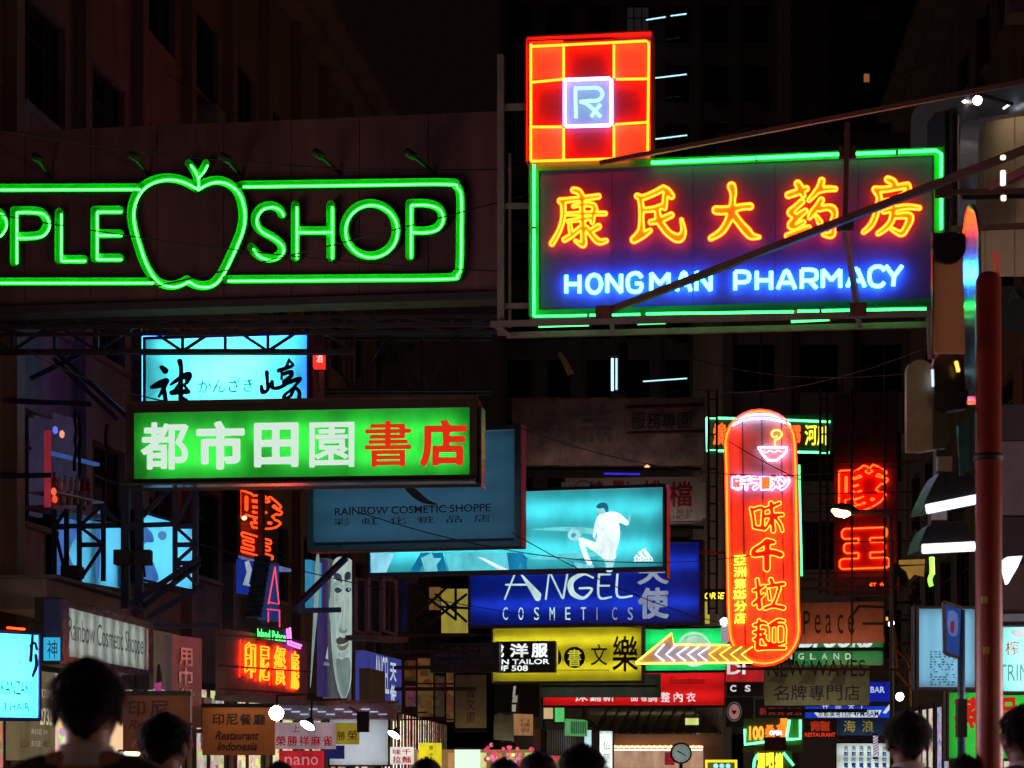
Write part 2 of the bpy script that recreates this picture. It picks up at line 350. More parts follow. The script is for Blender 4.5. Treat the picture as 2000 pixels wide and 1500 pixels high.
# ------------------------------------------------------------------ buildings
def facade(name, label, P, Q, z0, z1, depth, wallm, bay=3.0, storey=3.2, first=4.2, win=(.18, .82, .25, .8), framem=None, lit=(), shops=None, cornice=True, pil=None, skipwin=False):
    """a building whose street wall runs from P to Q (x, y); local x along the wall, -y out into the street"""
    th = math.atan2(Q[1] - P[1], Q[0] - P[0]); L = math.hypot(Q[0] - P[0], Q[1] - P[1]); e = empty(name, (P[0], P[1], 0), th, label, 'building')
    m = MB(); nb = max(1, int(L / bay)); bw = L / nb; nf = int((z1 - first) / storey); framem = framem or DARK
    # wall skin with real window openings
    xs = [0]; 
    for i in range(nb): xs += [bw * (i + win[0]), bw * (i + win[1])]
    xs.append(L); zs = [z0]
    for j in range(nf): zs += [first + storey * (j + win[2]), first + storey * (j + win[3])]
    zs.append(z1)
    for a in range(len(xs) - 1):
        for b in range(len(zs) - 1):
            if a % 2 == 1 and b % 2 == 1 and not skipwin:
                x0, x1, y0, y1 = xs[a], xs[a + 1], zs[b], zs[b + 1]; d = .28
                m.add([(x0, 0, y0), (x1, 0, y0), (x1, 0, y1), (x0, 0, y1), (x0, d, y0), (x1, d, y0), (x1, d, y1), (x0, d, y1)], [(0, 1, 5, 4), (1, 2, 6, 5), (2, 3, 7, 6), (3, 0, 4, 7)]); continue
            m.add([(xs[a], 0, zs[b]), (xs[a + 1], 0, zs[b]), (xs[a + 1], 0, zs[b + 1]), (xs[a], 0, zs[b + 1])], [(0, 1, 2, 3)])
    m.add([(0, 0, z0), (0, depth, z0), (L, depth, z0), (L, 0, z0), (0, 0, z1), (0, depth, z1), (L, depth, z1), (L, 0, z1)], [(0, 4, 5, 1), (1, 5, 6, 2), (2, 6, 7, 3), (4, 7, 6, 5)])
    m.build('wall', wallm, e)
    if cornice:
        c = MB(); c.box((-.3, -1.0, z1), (L + .3, 0, z1 + .22)); c.box((-.2, -.55, z1 - .35), (L + .2, -.002, z1 - .002)); c.box((-.25, -.02, z1 + .221), (L + .25, .15, z1 + 1.0)); c.build('cornice', wallm, e)
    if pil:
        for i in range(nb + 1):
            x = min(max(bw * i, .15), L - .15); q = MB(); q.box((x - .17, -.22, z0 + .05), (x + .17, -.003, z1 - .36)); q.build('pilaster', pil, e)
    if not skipwin:
        ww = bw * (win[1] - win[0]); wh = storey * (win[3] - win[2]); fm = MB(); t = .06
        fm.box((0, .12, 0), (ww, .2, t)); fm.box((0, .12, wh - t), (ww, .2, wh)); fm.box((0, .12, t), (t, .2, wh - t)); fm.box((ww - t, .12, t), (ww, .2, wh - t))
        for k in (1, 2): fm.box((ww * k / 3 - t / 2, .13, t), (ww * k / 3 + t / 2, .19, wh - t))
        fm.box((t, .135, wh * .68), (ww - t, .185, wh * .68 + .05))
        fme = fm.mesh('frame'); fme.materials.append(framem)
        gm = MB().add([(0, .16, 0), (ww, .16, 0), (ww, .16, wh), (0, .16, wh)], [(0, 1, 2, 3)]).mesh('pane'); gm.materials.append(glassy())
        sm = MB().box((-.08, -.12, -.09), (ww + .08, .1, -.002)).mesh('sill'); sm.materials.append(wallm)
        am = MB().box((0, -.42, 0), (.75, .02, .5)).box((.08, -.44, .06), (.5, -.421, .44)).mesh('ac'); am.materials.append(paint(hx(150, 148, 140), .5, .2, .5))
        for i in range(nb):
            for j in range(nf):
                lo = (bw * (i + win[0]), 0, first + storey * (j + win[2])); w = link('window', fme, None, e, lo)
                g = link('pane', gm, None, w)
                if (i, j) in lit:
                    g.data = gm.copy(); g.data.materials.clear(); g.data.materials.append(em(lit[(i, j)], 1, False))
                link('sill', sm, None, w)
                if rng.random() < .35: link('air_conditioner', am, None, e, (lo[0] + ww * rng.random() * .5, 0, lo[2] - .75))
    if shops:
        for i in range(nb):
            c, st = shops[int(rng.integers(len(shops)))]; x0, x1 = bw * i + .25, bw * (i + 1) - .25
            w = MB().add([(x0, -.03, .6), (x1, -.03, .6), (x1, -.03, 2.9), (x0, -.03, 2.9)], [(0, 1, 2, 3)]).build('shop_window', goods(c, st * 2.2) if st < 2 else em(c, st), e)
            q = MB(); q.box((x0 - .1, -.1, 2.9), (x1 + .1, -.035, 3.05)); q.box((x0 - .1, -.1, .4), (x1 + .1, -.035, .6)); q.box((x0 - .1, -.1, .6), (x0, -.035, 2.9)); q.box((x1, -.1, .6), (x1 + .1, -.035, 2.9)); q.box(((x0 + x1) / 2 - .03, -.1, .6), ((x0 + x1) / 2 + .03, -.035, 2.9)); q.build('shop_frame', DARK, w)
    return e, L
wallA = paint(hx(150, 118, 100), .8, 0, .5, 1.2, True, .3); wallB = paint(hx(165, 155, 152), .8, 0, .45, 1.0, True, .3); wallC = paint(hx(105, 90, 82), .8, 0, .5, .8, True, .3)
warm = [((1, .82, .6), 1.6), ((1, .9, .75), 1.2), ((.9, .95, 1), 1.5), ((1, .6, .45), 1.0)]
near = [((1, .62, .5), 11), ((1, .7, .55), 9), ((.9, .65, 1), 9)]; back = [((1, .6, .45), 2.0), ((1, .7, .5), 1.7)]; far = [((1, .72, .45), 1.9), ((1, .8, .6), 1.5), ((1, .5, .35), 1.4)]; mid = [((1, .75, .5), .6), ((1, .85, .7), .5), ((.8, .7, 1), .4)]; dim = [((1, .72, .45), .7), ((1, .8, .6), .45), ((.8, .85, 1), .5), ((1, .45, .3), .35)]  # near and back: glow added in shops outside the view to light the signs
leftb, LL = facade('apartment_block', 'long dark apartment block along the left side with pilasters and overhanging roof', (-8.95, 22), (-4.2, 60), 0, 19.9, 10, wallA, 3.0, 3.3, 4.4, shops=dim, pil=wallA)
def chunk(P, Q, z1, label, wall, **k): return facade('building', label, P, Q, 0, z1, 12, wall, **k)
litw = {(i, j): c for i, j, c in ((0, 1, (.16, .07, .025)), (2, 0, (.3, .13, .04)), (3, 1, (.08, .03, .02)), (1, 0, (.05, .06, .03)), (5, 2, (.1, .05, .02)), (7, 1, (.12, .06, .03)))}
chunk((-3.9, 61), (-3.2, 98), 13.5, 'lower dim building further down the left side behind the hanging tailor signs', wallC, shops=far, lit=litw)
tower, TL = facade('tower_block', 'tall dark tower closing the view behind the neon pharmacy sign', (-.6, 104), (13.4, 104), 0, 48, 14, wallB, 2.0, 3.0, 4.0, (.2, .8, .2, .85), cornice=False, pil=wallB, lit={(3, 11): (.012, .01, .012), (1, 8): (.015, .01, .006), (5, 12): (.012, .008, .01)})
chunk((13.6, 88), (24, 88), 40, 'dark office block behind the right end of the pharmacy sign', wallC, cornice=False)
chunk((7.6, 74), (14.5, 74), 23, 'mid height grey block with narrow bays behind the red two character neon', wallB, pil=wallB, bay=1.9)
rb, _ = facade('building', 'dark shop building lining the right side of the street behind the red pole', (12.8, 66), (9.2, 16), 0, 22, 10, wallC, 3.2, 3.3, 4.4, shops=mid)
chunk((-10, -14), (-9.6, 9.4), 17, 'unseen shop building on the left pavement, its windows added to light the scene', wallA, shops=back)
chunk((-9.6, 9.5), (-8.95, 21.9), 17, 'near building on the left side of the street with unseen shop windows added to light the signs', wallA, shops=near)
chunk((9.5, 9.4), (10, -14), 17, 'unseen shop building on the right pavement, its windows added to light the scene', wallB, shops=back)
chunk((9.2, 15.9), (9.5, 9.5), 17, 'near building on the right side of the street with unseen shop windows added to light the signs', wallB, shops=near)
chunk((-24, 130), (26, 130), 15, 'low dark block across the far end of the street', wallC)

# slanted stair tubes on the tower
def slit(label, x0, y0, x1, y1, D, r=.03, col=(.45, .85, 1), st=1.6):
    m = MB(); a = W(x0, y0, D); b = W(x1, y1, D); e = empty('tube_light', (a.x, D, a.z), 0, label, 'tube light', 'fluorescent tubes on the tower')
    MB().tube([(0, 0, 0), tuple(b - a)], r, 6).build('tube', em(col, st, False), e); d = (b - a)
    MB().beam((0, .09, .02), (d.x, .09, d.z + .02), .12, .1).build('fitting', DARK, e)
for i, (q, lb) in enumerate([((1262, 39, 1300, 33), 'short upper half of the topmost bluish tube right of the red cross sign'), ((1310, 31, 1341, 27), 'detached right piece of the topmost bluish tube high on the tower'),
        ((1275, 153, 1341, 145), 'bluish tube level with the square Rx panel'), ((1278, 272, 1342, 264), 'bluish tube just above the green top edge of the pharmacy sign'),
        ((1256, 745, 1342, 739), 'bluish white tube under the pharmacy sign on the tower')]): slit(lb, *q, 102.5)
b = Board('shop_window_light', 'pair of upright blue white tubes in an open window under the pharmacy sign', 'tube light', 1190, 95, 1226, 95, 765)
b.tube('tube', [[(1196, 700), (1196, 763)], ], .06, em((.35, .7, 1), 2.5, False), .05, sm=False); b.tube('tube', [[(1204, 700), (1204, 761)]], .05, em((.35, .7, 1), 1.6, False), .05, sm=False)
b.box('shutter', (1208, 672, 1226, 768), DARK, -.1, .0); b.box('frame', (1188, 690, 1211, 696), STEEL, -.1, .05)

# ------------------------------------------------------------------ neon colours
GRN = em((.034, 1.0, .055), 13); GRN2 = em((.02, 1, .07), 10); YEL = em((1, .042, .002), 24); ORG = em((1, .024, .002), 26); RED = em((1, .012, .002), 14)
BLU = em((.018, .24, 1), 46); VIO = em((.4, .28, 1), 9); YLW = em((1, .75, .04), 4.); PNK = em((1, .25, .75), 4.)
GRNP = paint(hx(30, 150, 50), .45, 0, .3, 4)

# ------------------------------------------------------------------ the long green neon sign board, upper left
b = Board('apple_shop_sign', 'long brown board with green neon letters and a green neon apple outline', 'neon sign', -330, 27.4, 972, 26.2, 612)
brn = paint(hx(108, 72, 70), .75, 0, .28, 1.3, True, .25, dirtcol=hx(66, 46, 48))
xa, za, xb, zb = b.rect(-330, 272, 972, 612)
N = 10
for i in range(N):   # the board is clad in separate sheets
    w = (xb - xa) / N; MB().box((xa + w * i + .004, 0, za), (xa + w * (i + 1) - .004, .35, zb)).build('cladding_sheet', brn, b.e)
b.box('rail', (-330, 612, 972, 626), DARK, -.12, .3)
chp = []      # channel strokes, pixels
def pt(L): return [(x / 2, y / 2) for x, y in L]
frame_tr = [(475, 365), (700, 362), (872, 360), (893, 367), (901, 386), (901, 450), (900, 520), (893, 538), (875, 545), (700, 547), (445, 549)]
frame_tl = [(-320, 372), (0, 371), (274, 370)]; frame_bl = [(-320, 553), (0, 553), (300, 553)]
apple = pt([(775, 742), (740, 722), (700, 707), (650, 703), (600, 715), (560, 742), (533, 785), (522, 840), (530, 900), (547, 960), (567, 1020), (592, 1070), (622, 1105), (660, 1120), (700, 1118), (738, 1100)])
apple2 = pt([(738, 1100), (770, 1118), (810, 1122), (845, 1108), (875, 1070), (905, 1010), (930, 955), (950, 900), (957, 845), (947, 785), (925, 745), (890, 720), (850, 712), (810, 722), (775, 742)])
stem = pt([(775, 735), (776, 705), (765, 675), (745, 645)]); leaf = pt([(778, 695), (798, 672), (812, 645)])
def lin_(L): return [L[i] for i in range(len(L))]
letters = [[[(-40, 415), (-40, 512)], [(-40, 415), (-15, 415), (5, 420), (13, 440), (3, 460), (-15, 465), (-40, 465)]],
    [[(33, 415), (33, 515)], [(33, 415), (62, 415), (86, 419), (97, 440), (86, 460), (62, 465), (36, 465)]],
    [[(120, 418), (120, 510)], [(120, 510), (168, 510)]],
    [[(190, 414), (190, 508)], [(190, 414), (238, 414)], [(190, 460), (238, 460)], [(190, 507), (238, 507)]],
    [pt([(1108, 845), (1095, 822), (1062, 810), (1022, 824), (1003, 865), (1022, 905), (1070, 932), (1106, 966), (1100, 1000), (1060, 1016), (1015, 1003), (990, 972)])],
    [[(580, 404), (580, 506)], [(649, 404), (649, 506)], [(580, 454), (649, 454)]],
    [[(726 + 51 * math.cos(a), 452 + 51 * math.sin(a)) for a in [2 * math.pi * k / 14 for k in range(15)]]],
    [[(803, 401), (803, 504)], [(803, 401), (835, 401), (858, 409), (866, 428), (857, 447), (835, 454), (805, 454)]]]
def channel(name, paths, half=10, smf=True, rt=.014):
    loops = strokes_contour([[(x, y, half) for x, y in (p if len(p) > 2 else [p[0], ((p[0][0] + p[1][0]) / 2, (p[0][1] + p[1][1]) / 2), p[1]])] for p in paths], 1.6)
    L = [np.array([b.uv(*q, .05) for q in l]) for l in loops]
    ch = b.plate(name, L, GRNP, .045, .04)
    m = MB()
    for l in L:      # folded sheet walls of the channel
        n_ = len(l); m.add([(q[0], y, q[1]) for y in (-.03, -.10) for q in l], [(i, (i + 1) % n_, n_ + (i + 1) % n_, n_ + i) for i in range(n_)])
    m.build('channel_wall', GRNP, ch)
    b.tube('neon_tube', paths, rt, GRN, .122)
for lt in letters: channel('channel_letter', lt, 8.3, rt=.013)
channel('frame_channel', [frame_tr], 8, rt=.013); channel('frame_channel', [frame_tl], 8, rt=.013); channel('frame_channel', [frame_bl], 7.5, rt=.013)
channel('apple_channel', [apple, apple2], 8.7, rt=.014); channel('stem_channel', [stem, leaf], 7, rt=.013)
for px, py, dx in ((70, 306, 28), (258, 302, 32), (438, 306, 34), (620, 298, 44), (800, 298, 50)):
    p = b.uv(px, py, .5); q = b.uv(px + dx, py + 40, .05); m = MB(); m.beam((p[0], -.45, p[1]), (q[0], -.0, q[1]), .035); m.tube([(p[0] - .05, -.5, p[1] + .02), (p[0] + .05, -.42, p[1] - .03)], .05, 8); m.build('lamp_arm', BLACK, b.e)

# ------------------------------------------------------------------ pharmacy sign
b = Board('pharmacy_sign', 'large neon pharmacy sign with yellow Chinese characters, blue lettering and green tube border', 'neon sign', 1038, 22.4, 1840, 21.8, 622)
brd = paint((.072, .028, .15), .6, 0, .25, 2.5, False, .12)
xa, za, xb, zb = b.rect(1038, 320, 1840, 622)
for i in range(5):
    w = (xb - xa) / 5; MB().box((xa + w * i + .002, 0, za), (xa + w * (i + 1) - .002, .3, zb)).build('panel', brd, b.e)
m = MB(); t = .085
m.box((xa, -.03, za), (xb, -.003, za + t)); m.box((xa, -.03, za + t), (xa + t, -.003, zb - t)); m.box((xb - t, -.03, za + t), (xb, -.003, zb - t)); m.box((xa, -.03, zb - t), (xb, -.003, zb)); m.build('green_border', GRNP, b.e)
m = MB(); m.box((xa - .02, -.1, za), (xa - .003, .28, zb)); m.box((xb + .003, -.1, za), (xb + .02, .28, zb)); m.box((xa, -.1, za - .02), (xb, .28, za - .003)); m.build('edge_trim', paint(hx(90, 130, 95), .4, .4), b.e)
b.tube('neon_tube', [[(1043, 322), (1043, 618)]], .016, GRN2, .11, sm=False); b.tube('neon_tube', [[(1043, 618), (1250, 614)]], .013, GRN2, .11, sm=False)
b.tube('neon_tube', [[(1272, 318), (1646, 301)]], .019, GRN2, .11, sm=False); b.tube('neon_tube', [[(1660, 301), (1828, 294), (1838, 300), (1838, 448)]], .018, GRN2, .11, sm=False)
b.tube('neon_tube', [[(1262, 613), (1550, 609)]], .014, GRN2, .11, sm=False); b.tube('neon_tube', [[(1558, 608), (1816, 603)]], .014, GRN2, .11, sm=False)
ORP = paint((.8, .62, .03), .5, 0, .15)
han = [((1060, 350), [[(610, 225, 48), (700, 250, 50), (760, 330, 48)], [(350, 435, 48), (500, 420, 42), (760, 390, 42), (1090, 345, 42)], [(395, 450, 50), (410, 600, 40), (395, 800, 36), (320, 1030, 36), (185, 1265, 42)],
        [(600, 540, 26), (780, 500, 34), (980, 515, 42), (1030, 600, 42)], [(470, 690, 26), (800, 680, 36), (1220, 680, 34)], [(500, 830, 26), (760, 790, 36), (980, 760, 36)], [(1010, 540, 38), (990, 700, 34), (970, 850, 34)],
        [(770, 340, 46), (775, 600, 42), (790, 900, 46), (800, 1150, 46), (790, 1290, 48), (640, 1210, 22)], [(530, 880, 28), (545, 990, 34), (560, 1060, 34)], [(430, 1190, 42), (560, 1110, 42), (740, 960, 40)], [(1090, 935, 50), (960, 1010, 40)], [(860, 960, 38), (980, 1120, 46), (1100, 1230, 50), (1240, 1210, 34)]]),
    ((1210, 345), [[(350, 390, 44), (450, 420, 46), (640, 350, 46), (860, 240, 52)], [(860, 240, 52), (940, 300, 60), (1015, 390, 52)], [(900, 340, 40), (890, 480, 44), (880, 620, 40)], [(490, 660, 40), (680, 640, 46), (870, 570, 46)],
        [(400, 410, 46), (430, 600, 42), (430, 850, 38), (415, 1080, 60), (285, 1240, 62)], [(300, 1240, 55), (460, 1150, 56), (600, 1060, 34)], [(610, 900, 40), (780, 860, 52), (1010, 760, 48)], [(740, 660, 46), (770, 850, 60), (860, 1000, 60), (990, 1140, 62), (1160, 1210, 78), (1250, 1080, 44), (1210, 850, 24)]]),
    ((1360, 345), [[(390, 665, 70), (520, 670, 72), (720, 640, 62), (900, 600, 52), (1050, 590, 56)], [(690, 200, 72), (720, 320, 56), (710, 480, 44), (690, 700, 72), (600, 920, 60), (480, 1090, 56), (290, 1210, 42)], [(700, 720, 70), (850, 920, 66), (990, 1080, 76), (1080, 1170, 58), (1230, 1190, 24)]]),
    ((1510, 335), [[(480, 250, 58), (540, 350, 62), (590, 480, 40)], [(300, 470, 56), (480, 410, 56), (650, 345, 46)], [(950, 190, 50), (910, 320, 56), (800, 460, 44), (700, 570, 32)], [(900, 385, 44), (1050, 350, 46), (1210, 350, 38)],
        [(560, 600, 50), (450, 700, 48), (340, 810, 60), (440, 880, 50)], [(630, 780, 44), (500, 880, 56), (350, 1050, 64), (430, 1090, 50), (590, 1000, 40)], [(280, 1265, 46), (450, 1200, 46), (690, 1105, 44)],
        [(940, 570, 52), (860, 700, 54), (780, 800, 54), (710, 910, 34)], [(900, 740, 48), (1050, 710, 50), (1160, 740, 62), (1200, 850, 50), (1160, 1020, 46), (1170, 1180, 48), (1120, 1250, 56), (980, 1240, 28)], [(850, 890, 30), (910, 1000, 48)]]),
    ((1665, 330), [[(690, 215, 54), (790, 270, 60), (830, 360, 50)], [(440, 410, 52), (620, 410, 50), (850, 370, 50), (1070, 330, 50)], [(1080, 350, 50), (1080, 430, 50), (1000, 510, 40)], [(600, 640, 34), (780, 610, 36), (960, 530, 36)],
        [(450, 430, 52), (520, 560, 48), (490, 760, 46), (440, 950, 46), (350, 1120, 44), (220, 1240, 34)], [(610, 840, 40), (820, 790, 46), (1060, 750, 44), (1300, 770, 34)], [(790, 700, 40), (820, 800, 50)], [(800, 820, 56), (760, 1020, 50), (640, 1170, 46), (500, 1270, 36)],
        [(860, 930, 46), (1080, 920, 60), (1120, 990, 62), (1050, 1150, 52), (950, 1270, 50), (760, 1180, 30)]])]
for (ox, oy), st in han:
    L = [np.array([b.uv(ox + q[0] / 10, oy + q[1] / 10, .04) for q in l]) for l in strokes_contour(st, 13.)]
    b.plate('character_plate', L, ORP, .03, .012); m = MB()
    for l in L: m.tube([(q[0], -.06, q[1]) for q in l], .0135, 6, True)
    m.build('neon_outline', YEL, b.e)
SF = {  # one-stroke letter shapes in a unit box, y down
    'H': [[(0, 0), (0, 1)], [(1, 0), (1, 1)], [(0, .5), (1, .5)]], 'O': [[(.5 + .5 * math.sin(a), .5 - .5 * math.cos(a)) for a in [k * math.pi / 7 for k in range(15)]]],
    'N': [[(0, 1), (0, 0)], [(0, 0), (1, 1)], [(1, 1), (1, 0)]], 'G': [[(1, .22), (.8, .03), (.45, 0), (.1, .15), (0, .5), (.1, .87), (.45, 1), (.85, .95), (1, .75), (1, .55)], [(1, .55), (.55, .55)]],
    'M': [[(0, 1), (0, 0)], [(0, 0), (.5, .6)], [(.5, .6), (1, 0)], [(1, 0), (1, 1)]], 'A': [[(0, 1), (.42, .05)], [(.42, .05), (.58, .05)], [(.58, .05), (1, 1)], [(.2, .68), (.8, .68)]],
    'P': [[(0, 1), (0, 0)], [(0, 0), (.6, 0), (.93, .08), (1, .28), (.93, .5), (.6, .58), (0, .58)]], 'R': [[(0, 1), (0, 0)], [(0, 0), (.6, 0), (.93, .08), (1, .28), (.93, .5), (.6, .58), (0, .58)], [(.5, .58), (1, 1)]],
    'C': [[(1, .2), (.8, .03), (.45, 0), (.1, .15), (0, .5), (.1, .87), (.45, 1), (.8, .97), (1, .8)]], 'Y': [[(0, 0), (.5, .55)], [(1, 0), (.5, .55)], [(.5, .55), (.45, 1)]]}
for ch, x0, x1, yt, yb in [('H', 1106, 1132, 538, 572), ('O', 1147, 1174, 537, 572), ('N', 1186, 1213, 536, 571), ('G', 1226, 1253, 534, 570), ('M', 1272, 1306, 534, 569), ('A', 1322, 1349, 531, 568), ('N', 1360, 1388, 531, 567),
        ('P', 1436, 1463, 531, 566), ('H', 1478, 1506, 530, 565), ('A', 1519, 1553, 528, 564), ('R', 1566, 1595, 527, 563), ('M', 1607, 1641, 527, 561), ('A', 1655, 1689, 524, 560), ('C', 1698, 1727, 521, 559), ('Y', 1730, 1762, 519, 558)]:
    P = [[(x0 + (x1 - x0) * u, yt + (yb - yt) * v) for u, v in s] for s in SF[ch]]
    b.tube('neon_letter', P, .021, BLU, .055)
# Rx square on top
r9x = (1033, 1101, 1200, 1271); r9y = (82, 157, 247, 316)
for i in range(3):
    for j in range(3):
        corner = i != 1 and j != 1; mid = i == 1 and j == 1
        c = paint((.28, .5, .52), .5, 0, .12) if mid else (paint((.6, .34, .13), .5, 0, .3) if corner else paint((.34, .018, .012), .5, 0, .25))
        xa, za, xb, zb = b.rect(r9x[i], r9y[j], r9x[i + 1], r9y[j + 1]); MB().box((xa + .002, -.02, za + .002), (xb - .002, .26, zb - .002)).build('square_panel', c, b.e)
xa, za, xb, zb = b.rect(1031, 80, 1273, 318); m = MB(); m.box((xa - .02, -.1, za), (xa - .002, .28, zb)); m.box((xb + .002, -.1, za), (xb + .02, .28, zb)); m.box((xa, -.1, zb + .002), (xb, .28, zb + .02)); m.build('square_trim', paint((.5, .05, .03), .4), b.e)
for P in ([(1037, 86), (1037, 314)], [(1037, 91), (1262, 80), (1267, 84), (1265, 300)], [(1037, 315), (1230, 309)], [(1101, 90), (1101, 154)], [(1101, 250), (1101, 311)], [(1199, 88), (1199, 152)], [(1199, 244), (1199, 308)],
          [(1037, 161), (1099, 155)], [(1203, 155), (1264, 154)], [(1037, 248), (1098, 248)], [(1202, 243), (1263, 239)]): b.tube('neon_tube', [P], .0145, YEL, .085, sm=False)
b.tube('neon_tube', [[(1104, 156), (1190, 153), (1194, 158), (1194, 243), (1190, 245), (1106, 247), (1103, 243), (1103, 156)]], .019, VIO, .09, sm=False)
b.tube('neon_letter', [[(1125, 230), (1124, 176), (1128, 173), (1150, 172), (1168, 172), (1176, 180), (1176, 188), (1168, 196), (1150, 197), (1132, 199)], [(1134, 199), (1146, 203), (1160, 215), (1173, 228)], [(1173, 204), (1163, 216), (1155, 228)]], .019, em((.3, .8, 1), 2.3), .1)
# black sleeves and glass stand-offs on the long tubes
def sleeves(bd, pts, off, r, n_):
    q = [bd.uv(*p, off) for p in pts]
    for a, c in zip(q[:-1], q[1:]):
        L_ = np.hypot(*(c - a)); k_ = max(1, int(L_ / n_))
        for i in range(k_):
            p = a + (c - a) * ((i + .5 + rng.normal() * .12) / k_); d = (c - a) / L_ * .014; m = MB(); m.tube([(p[0] - d[0], -off, p[1] - d[1]), (p[0] + d[0], -off, p[1] + d[1])], r, 7); m.beam((p[0], -off, p[1]), (p[0], -.01, p[1]), .012); m.build('tube_support', BLACK, bd.e)
for P_ in ([(1043, 322), (1043, 618)], [(1272, 318), (1646, 301)], [(1660, 301), (1828, 294)], [(1043, 618), (1250, 614)], [(1262, 613), (1816, 603)]): sleeves(b, P_, .11, .019, 2.4)
# support frame, left and below
fr = paint(hx(120, 112, 100), .55, .3, .4); m = MB()
def seg(bd, p, q, w, off, mat=None, name='frame_bar', off2=None):
    a = bd.uv(*p, off); c = bd.uv(*q, off2 if off2 is not None else off)
    return MB().beam((a[0], -off, a[1]), (c[0], -(off2 if off2 is not None else off), c[1]), w).build(name, mat or fr, bd.e)
e2 = Board('sign_frame', 'rusty steel ladder frame carrying the pharmacy sign with long diagonal braces', 'frame', 1038, 22.4, 1840, 21.8, 650)
for p, q, w, off in [((978, 108), (978, 655), .07, .05), ((996, 300), (996, 640), .03, -.25), ((982, 210), (1031, 208), .06, .02), ((982, 403), (1036, 402), .055, .02), ((982, 598), (1036, 597), .055, .02), ((958, 633), (1828, 612), .06, .2),
                     ((990, 655), (1818, 634), .06, -.02), ((1190, 618), (1200, 655), .05, .1), ((1672, 604), (1680, 640), .05, .12), ((960, 630), (995, 656), .05, .1), ((1818, 598), (1822, 700), .1, .1)]: seg(e2, p, q, w, off)
for p, q, w, o1, o2 in [((1178, 612), (2080, 262), .07, .16, 2.0), ((1172, 318), (2050, 150), .045, .14, 1.2), ((1655, 240), (1650, 440), .055, .35, .42), ((1650, 440), (1676, 608), .055, .42, .2), ((1842, 376), (2030, 372), .05, .1, .2), ((1836, 448), (2030, 440), .055, .0, .3), ((1935, 368), (2030, 320), .08, .5, .9)]:
    seg(e2, p, q, w, o1, RUST, 'brace', o2)
for gx, gy, go in ((1180, 611, .2), (1650, 440, .5), (1655, 300, .3), (1842, 376, .1), (1676, 606, .25)):
    g_ = e2.uv(gx, gy, go); m = MB(); m.box((g_[0] - .09, -go - .05, g_[1] - .07), (g_[0] + .09, -go - .035, g_[1] + .07))
    for bx_, bz_ in ((-.06, -.04), (.06, -.04), (-.06, .04), (.06, .04)): m.tube([(g_[0] + bx_, -go - .07, g_[1] + bz_), (g_[0] + bx_, -go - .05, g_[1] + bz_)], .012, 6)
    m.build('gusset_plate', RUST, e2.e)
b.tube('neon_tube', [[(1052, 637), (1150, 634)]], .018, em((.1, 1, .25), 2.5), .02, sm=False); b.tube('neon_tube', [[(1245, 633), (1300, 631)]], .012, em((.1, 1, .25), 1.5), .02, sm=False); b.tube('neon_tube', [[(1545, 628), (1620, 624)]], .018, em((.1, 1, .25), 2.2), .02, sm=False)

# ------------------------------------------------------------------ steel trusses
def truss(label, p, q, h, n, D2=None, w=.05, deep=.35, mat=None, name='steel_truss', both=True):
    """p, q pixel+depth ends of the lower rail"""
    a = W(*p); c = W(*q); e = empty(name, a, 0, label, 'truss'); d = c - a; mat = mat or DARK
    y = Vector((0, deep, 0)); u = Vector((0, 0, h)) if abs(d.z) < abs(d.x) + abs(d.y) else Vector((h, 0, 0))
    for o in (Vector(), u, y, u + y): MB().beam(o, o + d, w).build('rail', mat, e)
    for i in range(n):
        s0 = d * (i / n); s1 = d * ((i + 1) / n)
        for yy in ((Vector(), y) if both else (Vector(),)):
            (MB().beam(s0 + yy, s1 + u + yy, w * .7) if i % 2 else MB().beam(s0 + u + yy, s1 + yy, w * .7)).build('diagonal', mat, e)
        MB().beam(s0, s0 + u, w * .7).build('post', mat, e); MB().beam(s0 + u, s0 + u + y, w * .7).build('spacer', mat, e)
    return e
truss('dark truss spanning in front of the pale blue calligraphy light box', (-60, 686, 30.5), (690, 686, 30.5), .42, 9, w=.06, deep=.12, both=False)
truss('upper truss hidden in the dark below the green neon board', (-60, 640, 29), (985, 634, 29), .12, 10, w=.05, deep=.5)
truss('dark truss behind the green bookshop sign reaching right towards the tower', (620, 762, 35), (960, 762, 35), .95, 5, w=.05)

